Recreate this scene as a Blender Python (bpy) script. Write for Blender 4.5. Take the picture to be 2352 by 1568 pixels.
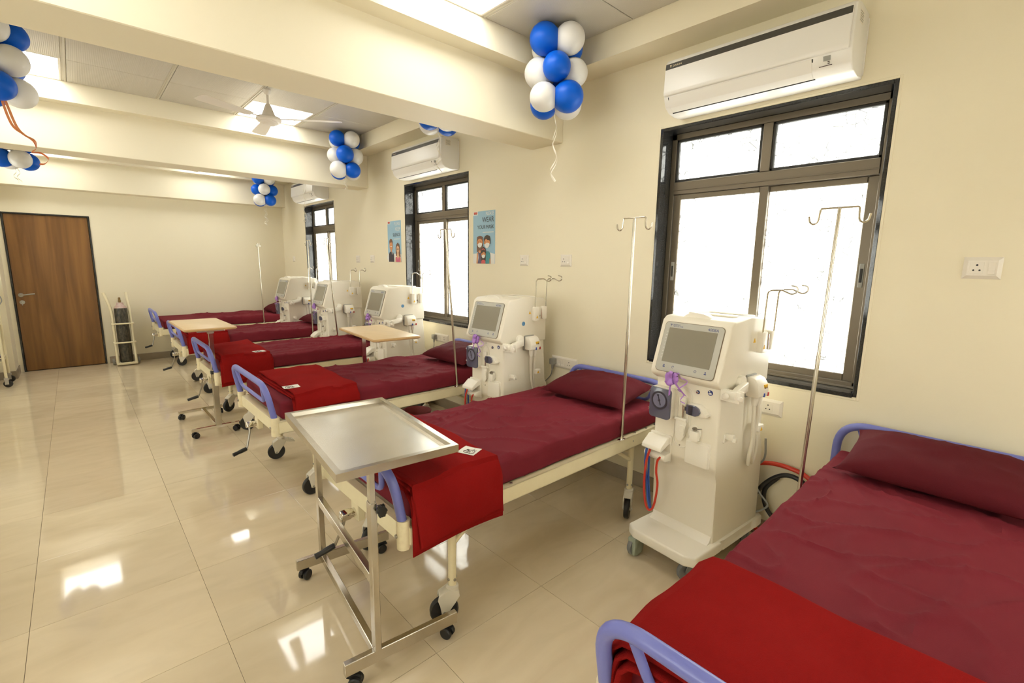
import bpy, bmesh, math, random
from mathutils import Vector, Matrix, noise

random.seed(7)
scene = bpy.context.scene
COL = scene.collection
for o in list(bpy.data.objects):
    bpy.data.objects.remove(o)
PI = math.pi

# ------------------------------------------------------------------ camera
def cam_axes(yaw, pitch, roll):
    cy, sy, cp, sp = math.cos(yaw), math.sin(yaw), math.cos(pitch), math.sin(pitch)
    f = Vector((sy * cp, cy * cp, -sp)); r = Vector((cy, -sy, 0)); u = r.cross(f)
    cr, sr = math.cos(roll), math.sin(roll)
    return cr * r + sr * u, -sr * r + cr * u, f

CAM_F = 1085.3
r_, u_, f_ = cam_axes(0.7447, 0.1645, 0.0139)
cam_d = bpy.data.cameras.new('camera')
cam_d.sensor_width = 36.0
cam_d.sensor_fit = 'HORIZONTAL'
cam_d.lens = CAM_F / 2352.0 * 36.0
cam_d.clip_start = 0.02
cam = bpy.data.objects.new('camera', cam_d)
COL.objects.link(cam)
m = Matrix((r_, u_, -f_)).transposed().to_4x4()
m.translation = Vector((-2.789, 0.0, 1.539))
cam.matrix_world = m
scene.camera = cam

# ------------------------------------------------------------------ world, daylight, exposure
world = bpy.data.worlds.new('overcast_sky')
scene.world = world
world.use_nodes = True
bg = world.node_tree.nodes['Background']
bg.inputs[0].default_value = (1.0, 0.985, 0.93, 1)
bg.inputs[1].default_value = 10.0
LED_STRENGTH = 10.5
LED_COLOR = (0.98, 0.98, 0.94)
scene.view_settings.view_transform = 'Standard'
scene.view_settings.look = 'None'
scene.view_settings.gamma = 1.0
scene.view_settings.use_curve_mapping = False
scene.view_settings.exposure = 0.0

def portal(loc, rz, w, h):
    l = bpy.data.lights.new('daylight_portal', 'AREA')
    l.shape = 'RECTANGLE'; l.size = w; l.size_y = h
    l.cycles.is_portal = True
    o = bpy.data.objects.new('daylight_portal', l)
    COL.objects.link(o)
    o.location = loc
    o.rotation_euler = (PI / 2, 0, rz)

WIN = [(0.508, 1.680), (3.647, 4.820), (6.757, 7.922)]
WZ0, WZ1 = 0.905, 2.373
FILL_WIN = [-3.00, -1.05]                      # centres of unseen windows added behind the viewer as fill light
for a_, b_ in WIN:
    portal((0.25, (a_ + b_) / 2, (WZ0 + WZ1) / 2), PI / 2, b_ - a_, WZ1 - WZ0)
    portal((-4.30, (a_ + b_) / 2, (WZ0 + WZ1) / 2), -PI / 2, b_ - a_, WZ1 - WZ0)  # portals for the windows added in the opposite wall
for x_ in FILL_WIN:
    portal((x_, -2.55, (WZ0 + WZ1) / 2), 0, 1.17, WZ1 - WZ0)

# ------------------------------------------------------------------ materials
MATS = {}
def mat(name, col, rough=0.5, metal=0.0, bump=None, var=None, spec=None, sheen=None, coat=None, emit=None, alpha=None, trans=None):
    """bump=(scale, strength, stretch xyz); var=(scale, colour2, detail)"""
    if name in MATS: return MATS[name]
    mt = bpy.data.materials.new(name); mt.use_nodes = True
    nt = mt.node_tree; p = nt.nodes['Principled BSDF']
    p.inputs['Base Color'].default_value = (*col, 1)
    p.inputs['Roughness'].default_value = rough
    p.inputs['Metallic'].default_value = metal
    if spec is not None: p.inputs['Specular IOR Level'].default_value = spec
    if sheen: p.inputs['Sheen Weight'].default_value = sheen; p.inputs['Sheen Roughness'].default_value = 0.5
    if coat: p.inputs['Coat Weight'].default_value = coat; p.inputs['Coat Roughness'].default_value = 0.08
    if emit: p.inputs['Emission Color'].default_value = (*emit[0], 1); p.inputs['Emission Strength'].default_value = emit[1]
    if alpha is not None: p.inputs['Alpha'].default_value = alpha
    if trans is not None: p.inputs['Transmission Weight'].default_value = trans
    tc = None
    def coord(stretch):
        tcn = nt.nodes.new('ShaderNodeTexCoord'); mp = nt.nodes.new('ShaderNodeMapping')
        mp.inputs['Scale'].default_value = stretch
        nt.links.new(tcn.outputs['Object'], mp.inputs['Vector']); return mp.outputs['Vector']
    if bump:
        n = nt.nodes.new('ShaderNodeTexNoise'); n.inputs['Scale'].default_value = bump[0]; n.inputs['Detail'].default_value = 4
        nt.links.new(coord(bump[2] if len(bump) > 2 else (1, 1, 1)), n.inputs['Vector'])
        b = nt.nodes.new('ShaderNodeBump'); b.inputs['Strength'].default_value = bump[1]; b.inputs['Distance'].default_value = 0.004
        nt.links.new(n.outputs['Fac'], b.inputs['Height']); nt.links.new(b.outputs['Normal'], p.inputs['Normal'])
    if var:
        n = nt.nodes.new('ShaderNodeTexNoise'); n.inputs['Scale'].default_value = var[0]; n.inputs['Detail'].default_value = 5
        nt.links.new(coord(var[2] if len(var) > 2 else (1, 1, 1)), n.inputs['Vector'])
        rp = nt.nodes.new('ShaderNodeValToRGB')
        rp.color_ramp.elements[0].position = 0.35; rp.color_ramp.elements[1].position = 0.65
        rp.color_ramp.elements[0].color = (*col, 1); rp.color_ramp.elements[1].color = (*var[1], 1)
        nt.links.new(n.outputs['Fac'], rp.inputs['Fac']); nt.links.new(rp.outputs['Color'], p.inputs['Base Color'])
    MATS[name] = mt
    return mt

WALLC = (0.84, 0.765, 0.575)
m_wall = mat('cream_wall_paint', WALLC, 0.55, bump=(90, 0.08))
m_ceilpaint = mat('cream_ceiling_paint', (0.84, 0.765, 0.58), 0.6, bump=(90, 0.05))
m_skirt = mat('taupe_skirting_tile', (0.33, 0.27, 0.19), 0.25, var=(6, (0.37, 0.30, 0.22)))
m_grout = mat('dark_tile_joint', (0.16, 0.12, 0.08), 0.8)
m_granite = mat('black_granite', (0.014, 0.014, 0.014), 0.07, var=(160, (0.035, 0.035, 0.035)))
m_alu = mat('bronze_aluminium', (0.17, 0.14, 0.10), 0.38, 0.55)
m_aludark = mat('dark_window_gasket', (0.03, 0.028, 0.025), 0.6)
m_cream = mat('cream_powder_coat', (0.86, 0.775, 0.53), 0.35, var=(14, (0.83, 0.74, 0.50)))
m_creamworn = mat('cream_coat_chipped', (0.86, 0.775, 0.53), 0.4, var=(38, (0.80, 0.70, 0.47)))
m_blue = mat('periwinkle_plastic', (0.17, 0.19, 0.54), 0.33, bump=(30, 0.05))
m_maroon = mat('maroon_bed_sheet', (0.165, 0.016, 0.026), 0.85, bump=(420, 0.25), var=(3, (0.185, 0.019, 0.030)), spec=0.15)
m_maroon_p = mat('maroon_pillowcase', (0.095, 0.009, 0.014), 0.85, bump=(420, 0.25), spec=0.15)
m_red = mat('red_fleece', (0.25, 0.009, 0.008), 0.95, bump=(520, 0.6), var=(5, (0.28, 0.011, 0.010)), spec=0.05)
m_redhem = mat('red_fleece_hem', (0.24, 0.010, 0.009), 0.95, spec=0.1)
m_patch = mat('white_woven_label', (0.80, 0.78, 0.70), 0.8, bump=(600, 0.2))
m_ink = mat('dark_brown_print', (0.06, 0.03, 0.025), 0.8)
m_inkgrey = mat('grey_print', (0.42, 0.40, 0.34), 0.8)
m_steel = mat('stainless_steel', (0.60, 0.56, 0.49), 0.22, 1.0, var=(7, (0.50, 0.46, 0.39)), bump=(9, 0.03))
m_steeltop = mat('scuffed_steel_tray', (0.80, 0.77, 0.70), 0.24, 0.85, var=(5, (0.72, 0.68, 0.60)), bump=(40, 0.02))
m_chrome = mat('chrome', (0.75, 0.72, 0.66), 0.12, 1.0)
m_black = mat('black_plastic', (0.012, 0.012, 0.012), 0.35)
m_rubber = mat('black_rubber', (0.015, 0.015, 0.015), 0.45)
m_hub = mat('offwhite_castor_plastic', (0.72, 0.67, 0.56), 0.4)
m_bolt = mat('zinc_bolt', (0.42, 0.40, 0.36), 0.3, 1.0)
m_machine = mat('ivory_machine_plastic', (0.86, 0.80, 0.67), 0.38)
m_machine2 = mat('pale_machine_plastic', (0.88, 0.83, 0.72), 0.35)
m_bezel = mat('grey_screen_surround', (0.50, 0.485, 0.42), 0.35)
m_line = mat('brown_panel_line', (0.20, 0.15, 0.09), 0.6)
m_screen = mat('unlit_grey_screen', (0.27, 0.245, 0.19), 0.15, coat=0.3)
m_smoke = mat('smoky_blue_cover', (0.115, 0.115, 0.165), 0.15, coat=0.4)
m_smoke2 = mat('smoky_blue_rotor', (0.20, 0.20, 0.28), 0.2)
m_smokedk = mat('smoky_dark_ring', (0.05, 0.045, 0.06), 0.3)
m_grey = mat('warm_grey_plastic', (0.33, 0.32, 0.28), 0.45)
m_castorgrey = mat('grey_castor_plastic', (0.17, 0.175, 0.18), 0.4)
m_blueprint = mat('navy_print', (0.035, 0.05, 0.22), 0.5)
m_redtab = mat('red_tab', (0.45, 0.02, 0.02), 0.4)
m_bluetab = mat('blue_tab', (0.03, 0.09, 0.45), 0.4)
m_yellow = mat('yellow_warning_label', (0.85, 0.50, 0.02), 0.5)
m_redhose = mat('red_hose', (0.58, 0.035, 0.015), 0.3)
m_bluehose = mat('blue_hose', (0.03, 0.10, 0.42), 0.3)
m_whitehose = mat('milky_silicone_hose', (0.78, 0.72, 0.60), 0.35)
m_greycable = mat('grey_cable', (0.30, 0.30, 0.28), 0.45)
m_blackhose = mat('black_hose', (0.012, 0.012, 0.013), 0.3)
m_bowp = mat('purple_ribbon', (0.42, 0.20, 0.62), 0.25, sheen=0.2)
m_wood = mat('pale_maple_laminate', (0.74, 0.55, 0.32), 0.35, var=(4, (0.78, 0.60, 0.37), (1, 9, 1)))
m_woodedge = mat('maple_edge_band', (0.58, 0.37, 0.16), 0.4)
m_acwhite = mat('white_air_conditioner_plastic', (0.83, 0.80, 0.74), 0.3)
m_acband = mat('dark_grey_trim_band', (0.06, 0.055, 0.045), 0.25)
m_acgap = mat('black_vent_gap', (0.02, 0.018, 0.015), 0.7)
m_acgrey = mat('grey_display', (0.30, 0.30, 0.27), 0.3)
m_gold = mat('pale_gold_print', (0.75, 0.60, 0.38), 0.4)
m_plate = mat('white_switch_plastic', (0.80, 0.74, 0.64), 0.3)
m_hole = mat('socket_hole', (0.01, 0.01, 0.01), 0.6)
m_balw = mat('white_latex_balloon', (0.74, 0.72, 0.68), 0.34)
m_balb = mat('blue_latex_balloon', (0.001, 0.10, 0.58), 0.38, spec=0.25)
m_ribw = mat('white_curling_ribbon', (0.85, 0.80, 0.68), 0.4)
m_ribo = mat('orange_curling_ribbon', (0.78, 0.28, 0.10), 0.35)
m_fan = mat('white_fan_enamel', (0.80, 0.74, 0.66), 0.3)
m_postblue = mat('poster_light_blue', (0.33, 0.53, 0.67), 0.55)
m_white = mat('white_print', (0.80, 0.79, 0.75), 0.55)
m_skin = mat('poster_skin', (0.70, 0.30, 0.12), 0.55)
m_skin2 = mat('poster_pale_skin', (0.74, 0.47, 0.28), 0.55)
m_hairb = mat('poster_brown_hair', (0.20, 0.10, 0.06), 0.55)
m_haird = mat('poster_dark_hair', (0.07, 0.05, 0.035), 0.55)
m_navy = mat('poster_dark_suit', (0.05, 0.045, 0.06), 0.55)
m_purple = mat('poster_plum', (0.12, 0.09, 0.16), 0.55)
m_teal = mat('poster_teal', (0.06, 0.28, 0.32), 0.55)
m_pink = mat('poster_pink', (0.62, 0.12, 0.22), 0.55)
m_coral = mat('poster_coral', (0.62, 0.11, 0.10), 0.55)
m_logo = mat('poster_red_logo', (0.60, 0.10, 0.07), 0.55)
m_cyl = mat('worn_black_cylinder_paint', (0.016, 0.015, 0.012), 0.5, var=(40, (0.10, 0.085, 0.055), (1, 1, 0.5)), bump=(60, 0.2))
m_cylwhite = mat('worn_white_cylinder_paint', (0.62, 0.52, 0.46), 0.5, var=(30, (0.55, 0.36, 0.32)))
m_brass = mat('tarnished_brass', (0.22, 0.15, 0.06), 0.4, 0.9)
m_canblue = mat('blue_jerrycan_plastic', (0.01, 0.16, 0.55), 0.35)
m_pinkcloth = mat('dusky_pink_plastic', (0.42, 0.10, 0.13), 0.5)
m_tape = mat('pale_green_wrap', (0.30, 0.34, 0.26), 0.25)

def doorwood():
    mt = bpy.data.materials.new('brown_wood_veneer'); mt.use_nodes = True
    nt = mt.node_tree; p = nt.nodes['Principled BSDF']
    tc = nt.nodes.new('ShaderNodeTexCoord'); mp = nt.nodes.new('ShaderNodeMapping')
    mp.inputs['Scale'].default_value = (9, 9, 0.55)
    n = nt.nodes.new('ShaderNodeTexNoise'); n.inputs['Scale'].default_value = 1.6; n.inputs['Detail'].default_value = 6; n.inputs['Distortion'].default_value = 0.6
    r = nt.nodes.new('ShaderNodeValToRGB')
    r.color_ramp.elements[0].position = 0.3; r.color_ramp.elements[0].color = (0.15, 0.062, 0.012, 1)
    r.color_ramp.elements[1].position = 0.72; r.color_ramp.elements[1].color = (0.29, 0.135, 0.032, 1)
    nt.links.new(tc.outputs['Object'], mp.inputs[0]); nt.links.new(mp.outputs[0], n.inputs['Vector'])
    nt.links.new(n.outputs['Fac'], r.inputs[0]); nt.links.new(r.outputs[0], p.inputs['Base Color'])
    p.inputs['Roughness'].default_value = 0.42
    return mt
m_door = doorwood()

def floortile():
    mt = bpy.data.materials.new('polished_beige_vitrified_tile'); mt.use_nodes = True
    nt = mt.node_tree; p = nt.nodes['Principled BSDF']
    tc = nt.nodes.new('ShaderNodeNewGeometry')
    mp = nt.nodes.new('ShaderNodeMapping'); mp.inputs['Scale'].default_value = (2.2, 5.5, 1); mp.inputs['Rotation'].default_value = (0, 0, 0.5)
    n = nt.nodes.new('ShaderNodeTexNoise'); n.inputs['Scale'].default_value = 1.3; n.inputs['Detail'].default_value = 7; n.inputs['Distortion'].default_value = 1.2
    r = nt.nodes.new('ShaderNodeValToRGB')
    e = r.color_ramp.elements
    e[0].position = 0.30; e[0].color = (0.635, 0.525, 0.36, 1)
    e[1].position = 0.66; e[1].color = (0.70, 0.585, 0.41, 1)
    v = e.new(0.50); v.color = (0.675, 0.56, 0.388, 1)
    oi = nt.nodes.new('ShaderNodeObjectInfo')
    hs = nt.nodes.new('ShaderNodeHueSaturation')
    mr = nt.nodes.new('ShaderNodeMapRange'); mr.inputs[3].default_value = 0.95; mr.inputs[4].default_value = 1.04
    nt.links.new(oi.outputs['Random'], mr.inputs[0]); nt.links.new(mr.outputs[0], hs.inputs['Value'])
    nt.links.new(tc.outputs['Position'], mp.inputs[0]); nt.links.new(mp.outputs[0], n.inputs['Vector'])
    nt.links.new(n.outputs['Fac'], r.inputs[0]); nt.links.new(r.outputs[0], hs.inputs['Color']); nt.links.new(hs.outputs[0], p.inputs['Base Color'])
    n2 = nt.nodes.new('ShaderNodeTexNoise'); n2.inputs['Scale'].default_value = 3.0; n2.inputs['Detail'].default_value = 5
    mr2 = nt.nodes.new('ShaderNodeMapRange'); mr2.inputs[3].default_value = 0.02; mr2.inputs[4].default_value = 0.09
    nt.links.new(tc.outputs['Position'], n2.inputs['Vector']); nt.links.new(n2.outputs['Fac'], mr2.inputs[0]); nt.links.new(mr2.outputs[0], p.inputs['Roughness'])
    p.inputs['Specular IOR Level'].default_value = 0.6
    return mt
m_tile = floortile()

def panelmat():
    mt = bpy.data.materials.new('perforated_metal_ceiling_panel'); mt.use_nodes = True
    nt = mt.node_tree; p = nt.nodes['Principled BSDF']
    p.inputs['Base Color'].default_value = (0.60, 0.56, 0.49, 1); p.inputs['Roughness'].default_value = 0.42; p.inputs['Metallic'].default_value = 0.15
    tc = nt.nodes.new('ShaderNodeTexCoord'); w = nt.nodes.new('ShaderNodeTexWave')
    w.inputs['Scale'].default_value = 32.0; w.bands_direction = 'X'
    b = nt.nodes.new('ShaderNodeBump'); b.inputs['Strength'].default_value = 0.35; b.inputs['Distance'].default_value = 0.002
    nt.links.new(tc.outputs['Object'], w.inputs['Vector']); nt.links.new(w.outputs['Fac'], b.inputs['Height']); nt.links.new(b.outputs['Normal'], p.inputs['Normal'])
    return mt
m_panel = panelmat()
m_tbar = mat('ceiling_grid_bar', (0.62, 0.57, 0.47), 0.45)

def emitmat(name, col, s):
    mt = bpy.data.materials.new(name); mt.use_nodes = True
    nt = mt.node_tree; nt.nodes.clear()
    e = nt.nodes.new('ShaderNodeEmission'); e.inputs[0].default_value = (*col, 1); e.inputs[1].default_value = s
    o = nt.nodes.new('ShaderNodeOutputMaterial'); nt.links.new(e.outputs[0], o.inputs[0])
    return mt
m_led = emitmat('led_diffuser', LED_COLOR, LED_STRENGTH)

def panemat():
    """figured obscure glass: part clear, part scattering, relief lines of the pattern refract darker"""
    mt = bpy.data.materials.new('figured_obscure_glass'); mt.use_nodes = True
    nt = mt.node_tree; nt.nodes.clear()
    tc = nt.nodes.new('ShaderNodeTexCoord')
    v = nt.nodes.new('ShaderNodeTexVoronoi'); v.feature = 'DISTANCE_TO_EDGE'; v.inputs['Scale'].default_value = 20.0
    v.inputs['Randomness'].default_value = 0.75
    r = nt.nodes.new('ShaderNodeValToRGB'); r.color_ramp.elements[0].position = 0.0; r.color_ramp.elements[1].position = 1.0
    r.color_ramp.elements[0].color = (0.035, 0.035, 0.032, 1); r.color_ramp.elements[1].color = (0.95, 0.96, 0.94, 1)
    n = nt.nodes.new('ShaderNodeTexNoise'); n.inputs['Scale'].default_value = 11.0
    mr = nt.nodes.new('ShaderNodeMapRange'); mr.inputs[1].default_value = 0.0; mr.inputs[2].default_value = 0.06
    md = nt.nodes.new('ShaderNodeMapRange'); md.inputs[1].default_value = 0.42; md.inputs[2].default_value = 0.60; md.inputs[3].default_value = 1.0; md.inputs[4].default_value = 0.0
    mx = nt.nodes.new('ShaderNodeMath'); mx.operation = 'MAXIMUM'
    nt.links.new(tc.outputs['Object'], v.inputs['Vector']); nt.links.new(tc.outputs['Object'], n.inputs['Vector'])
    nt.links.new(v.outputs['Distance'], mr.inputs[0]); nt.links.new(n.outputs['Fac'], md.inputs[0])
    nt.links.new(mr.outputs[0], mx.inputs[0]); nt.links.new(md.outputs[0], mx.inputs[1]); nt.links.new(mx.outputs[0], r.inputs[0])
    t = nt.nodes.new('ShaderNodeBsdfTransparent'); d = nt.nodes.new('ShaderNodeBsdfTranslucent'); g = nt.nodes.new('ShaderNodeBsdfGlossy')
    g.inputs['Roughness'].default_value = 0.25
    nt.links.new(r.outputs[0], t.inputs[0]); nt.links.new(r.outputs[0], d.inputs[0])
    m1 = nt.nodes.new('ShaderNodeMixShader'); m1.inputs[0].default_value = 0.55
    nt.links.new(t.outputs[0], m1.inputs[1]); nt.links.new(d.outputs[0], m1.inputs[2])
    m2 = nt.nodes.new('ShaderNodeMixShader'); m2.inputs[0].default_value = 0.05
    nt.links.new(m1.outputs[0], m2.inputs[1]); nt.links.new(g.outputs[0], m2.inputs[2])
    o = nt.nodes.new('ShaderNodeOutputMaterial'); nt.links.new(m2.outputs[0], o.inputs[0])
    return mt
m_pane = panemat()

# ------------------------------------------------------------------ geometry helpers
def V(*a): return Vector(a)

class B:
    def __init__(s): s.bm = bmesh.new()
    def _new(s, fn):
        old = set(s.bm.verts); fn(); return [v for v in s.bm.verts if v not in old]
    def _bev(s, vs, bev, seg):
        if bev <= 0: return
        st = set(vs); es = [e for e in s.bm.edges if e.verts[0] in st and e.verts[1] in st]
        bmesh.ops.bevel(s.bm, geom=es, offset=bev, segments=seg, profile=0.5, affect='EDGES', clamp_overlap=True)
    def box(s, x0, x1, y0, y1, z0, z1, bev=0, seg=2, M=None):
        r = bmesh.ops.create_cube(s.bm, size=1.0)
        T = Matrix.Translation(((x0 + x1) / 2, (y0 + y1) / 2, (z0 + z1) / 2)) @ Matrix.Diagonal((abs(x1 - x0), abs(y1 - y0), abs(z1 - z0), 1))
        bmesh.ops.transform(s.bm, matrix=(M @ T if M else T), verts=r['verts'])
        s._bev(r['verts'], bev, seg); return s
    def cyl(s, p0, p1, r0, r1=None, seg=14, bev=0):
        p0, p1 = Vector(p0), Vector(p1); d = p1 - p0; L = d.length
        r = bmesh.ops.create_cone(s.bm, cap_ends=True, segments=seg, radius1=r0, radius2=(r0 if r1 is None else r1), depth=L)
        M = Matrix.Translation((p0 + p1) / 2) @ d.to_track_quat('Z', 'Y').to_matrix().to_4x4()
        bmesh.ops.transform(s.bm, matrix=M, verts=r['verts'])
        if bev:
            st = set(r['verts']); caps = [f for f in s.bm.faces if len(f.verts) == seg and all(v in st for v in f.verts)]
            es = {e for f in caps for e in f.edges}
            bmesh.ops.bevel(s.bm, geom=list(es), offset=bev, segments=2, profile=0.5, affect='EDGES')
        return s
    def tube(s, pts, r, seg=10, closed=False, caps=True, flat=None):
        pts = [Vector(p) for p in pts]; n = len(pts); rings = []
        up = None
        for i, p in enumerate(pts):
            if closed: t = (pts[(i + 1) % n] - pts[i - 1])
            else: t = pts[min(i + 1, n - 1)] - pts[max(i - 1, 0)]
            t.normalize()
            if up is None:
                a = Vector((0, 0, 1)) if abs(t.z) < 0.9 else Vector((1, 0, 0))
                up = (a - a.dot(t) * t).normalized()
            else:
                up = (up - up.dot(t) * t)
                up = up.normalized() if up.length > 1e-6 else Vector((0, 0, 1))
            sd = t.cross(up)
            rr = r[i] if isinstance(r, (list, tuple)) else r
            ring = []
            for k in range(seg):
                a = 2 * PI * k / seg
                c, q = math.cos(a) * rr, math.sin(a) * rr
                if flat: c *= flat
                ring.append(s.bm.verts.new(p + up * c + sd * q))
            rings.append(ring)
        for i in range(n if closed else n - 1):
            a, b = rings[i], rings[(i + 1) % n]
            for k in range(seg):
                s.bm.faces.new((a[k], a[(k + 1) % seg], b[(k + 1) % seg], b[k]))
        if caps and not closed:
            s.bm.faces.new(rings[0][::-1]); s.bm.faces.new(rings[-1])
        return s
    def lathe(s, prof, org=(0, 0, 0), ax=(0, 0, 1), seg=24, sc=(1, 1)):
        org = Vector(org); Q = Vector(ax).normalized().to_track_quat('Z', 'Y').to_matrix()
        rings = []
        for r, h in prof:
            if r < 1e-6: rings.append([s.bm.verts.new(org + Q @ Vector((0, 0, h)))])
            else: rings.append([s.bm.verts.new(org + Q @ Vector((r * math.cos(2 * PI * k / seg) * sc[0], r * math.sin(2 * PI * k / seg) * sc[1], h))) for k in range(seg)])
        for a, b in zip(rings, rings[1:]):
            for k in range(seg):
                k2 = (k + 1) % seg
                if len(a) == 1 and len(b) == 1: continue
                if len(a) == 1: s.bm.faces.new((a[0], b[k2], b[k]))
                elif len(b) == 1: s.bm.faces.new((a[k], a[k2], b[0]))
                else: s.bm.faces.new((a[k], a[k2], b[k2], b[k]))
        if len(rings[0]) > 1: s.bm.faces.new(rings[0][::-1])
        if len(rings[-1]) > 1: s.bm.faces.new(rings[-1])
        return s
    def prism(s, poly, fn, w0, w1, bev=0, seg=2):
        """poly in (u,v), fn(u,v,w) -> point"""
        a = [s.bm.verts.new(fn(u, v, w0)) for u, v in poly]; b = [s.bm.verts.new(fn(u, v, w1)) for u, v in poly]
        n = len(poly)
        s.bm.faces.new(a[::-1]); s.bm.faces.new(b)
        for i in range(n): s.bm.faces.new((a[i], a[(i + 1) % n], b[(i + 1) % n], b[i]))
        if bev: s._bev(a + b, bev, seg)
        return s
    def quadgrid(s, nu, nv, fn, wrap=False):
        g = [[s.bm.verts.new(fn(i / nu, j / nv)) for j in range(nv + 1)] for i in range(nu + 1)]
        for i in range(nu):
            for j in range(nv): s.bm.faces.new((g[i][j], g[i + 1][j], g[i + 1][j + 1], g[i][j + 1]))
        return g
    def mesh(s, name, ang=38):
        bmesh.ops.recalc_face_normals(s.bm, faces=s.bm.faces)
        me = bpy.data.meshes.new(name); s.bm.to_mesh(me); s.bm.free()
        if ang:
            me.shade_smooth(); me.set_sharp_from_angle(angle=math.radians(ang))
        return me

def obj(name, b, material, parent=None, ang=38, loc=None):
    me = b.mesh(name, ang) if isinstance(b, B) else b
    if not me.materials: me.materials.append(material)
    o = bpy.data.objects.new(name, me); COL.objects.link(o)
    if parent: o.parent = parent
    if loc: o.location = loc
    return o
def tag(o, label=None, cat=None, group=None, kind=None):
    if label: o['label'] = label
    if cat: o['category'] = cat
    if group: o['group'] = group
    if kind: o['kind'] = kind
    return o
def thing(name, label, cat, loc=(0, 0, 0), rz=0, group=None):
    o = bpy.data.objects.new(name, None); o.empty_display_size = 0.1; COL.objects.link(o)
    o.location = loc; o.rotation_euler = (0, 0, rz)
    return tag(o, label, cat, group)
def struct(name, b, material, label, cat, ang=30):
    o = obj(name, b, material, None, ang); return tag(o, label, cat, None, 'structure')
def sthing(name, label, cat, loc=(0, 0, 0)):
    return tag(thing(name, label, cat, loc), kind='structure')
def copy_tree(o, parent=None):
    c = o.copy(); COL.objects.link(c)
    if parent: c.parent = parent
    for ch in list(o.children): copy_tree(ch, c)
    return c

def rpath(pts, rad, n=6, closed=False):
    """polyline with rounded corners"""
    pts = [Vector(p) for p in pts]; out = []; N = len(pts)
    for i, p in enumerate(pts):
        if not closed and i in (0, N - 1): out.append(p); continue
        a, b = pts[i - 1], pts[(i + 1) % N]
        da, db = (a - p), (b - p)
        rr = min(rad if not isinstance(rad, (list, tuple)) else rad[i], da.length * 0.49, db.length * 0.49)
        p0, p1 = p + da.normalized() * rr, p + db.normalized() * rr
        for k in range(n + 1):
            t = k / n
            out.append((1 - t) ** 2 * p0 + 2 * t * (1 - t) * p + t * t * p1)
    return out
def spline(pts, n=8):
    """catmull-rom"""
    P = [Vector(p) for p in pts]; P = [2 * P[0] - P[1]] + P + [2 * P[-1] - P[-2]]; out = []
    for i in range(1, len(P) - 2):
        for k in range(n):
            t = k / n
            a, b, c, d = P[i - 1], P[i], P[i + 1], P[i + 2]
            out.append(0.5 * ((2 * b) + (c - a) * t + (2 * a - 5 * b + 4 * c - d) * t * t + (3 * b - a - 3 * c + d) * t ** 3))
    out.append(P[-2]); return out
def rrect(hw, hh, r, n=5, cx=0, cy=0):
    out = []
    for sx, sy, a0 in ((1, 1, 0), (-1, 1, PI / 2), (-1, -1, PI), (1, -1, 3 * PI / 2)):
        for k in range(n + 1):
            a = a0 + PI / 2 * k / n
            out.append((cx + sx * (hw - r) + r * math.cos(a), cy + sy * (hh - r) + r * math.sin(a)))
    return out
def circ(r, n=20, cx=0, cy=0, sy=1.0):
    return [(cx + r * math.cos(2 * PI * k / n), cy + r * sy * math.sin(2 * PI * k / n)) for k in range(n)]

def text_b(b, s, size, fn, align='LEFT', depth=0.0006, xs=1.0):
    """lettering as thin solid mesh; fn(u,v,w) -> point"""
    cu = bpy.data.curves.new('t', 'FONT'); cu.body = s; cu.size = size; cu.align_x = align; cu.resolution_u = 3
    o = bpy.data.objects.new('t', cu); COL.objects.link(o)
    dg = bpy.context.evaluated_depsgraph_get()
    me = o.evaluated_get(dg).to_mesh()
    vs = [v.co.copy() for v in me.vertices]; fs = [tuple(p.vertices) for p in me.polygons]
    o.evaluated_get(dg).to_mesh_clear()
    bpy.data.objects.remove(o); bpy.data.curves.remove(cu)
    nv = [b.bm.verts.new(fn(v.x * xs, v.y, depth)) for v in vs]
    for f in fs:
        try: b.bm.faces.new([nv[i] for i in f])
        except ValueError: pass
    return b

def rgrid_box(b, hx, hy, hz, r, nx, ny, nz, disp=None, org=(0, 0, 0)):
    """rounded box made of grids (welded), displaced by disp(p, n) -> offset vector"""
    org = Vector(org); start = len(b.bm.verts); allv = []
    def pt(x, y, z):
        q = Vector((max(-hx + r, min(hx - r, x)), max(-hy + r, min(hy - r, y)), max(-hz + r, min(hz - r, z))))
        d = Vector((x, y, z)) - q
        n = d.normalized() if d.length > 1e-9 else Vector((0, 0, 1))
        p = q + n * r
        if disp: p = p + disp(p, n)
        return b.bm.verts.new(p + org)
    def face(fn, na, nb):
        g = [[fn(-1 + 2 * i / na, -1 + 2 * j / nb) for j in range(nb + 1)] for i in range(na + 1)]
        for i in range(na):
            for j in range(nb): b.bm.faces.new((g[i][j], g[i + 1][j], g[i + 1][j + 1], g[i][j + 1]))
        for row in g: allv.extend(row)
    for sg in (-1, 1):
        face(lambda u, v: pt(u * hx, v * hy, sg * hz), nx, ny)
        face(lambda u, v: pt(u * hx, sg * hy, v * hz), nx, nz)
        face(lambda u, v: pt(sg * hx, u * hy, v * hz), ny, nz)
    bmesh.ops.remove_doubles(b.bm, verts=allv, dist=1e-5)
    return b

def ribbon(b, pts, w, nrm, t=0.0006):
    """flat ribbon strip; nrm: list of width directions or one vector"""
    P = [Vector(p) for p in pts]
    L, R = [], []
    for i, p in enumerate(P):
        d = Vector(nrm[i] if isinstance(nrm, list) else nrm).normalized()
        ww = w[i] if isinstance(w, list) else w
        L.append(b.bm.verts.new(p - d * ww / 2)); R.append(b.bm.verts.new(p + d * ww / 2))
    for i in range(len(P) - 1): b.bm.faces.new((L[i], R[i], R[i + 1], L[i + 1]))
    return b

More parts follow.
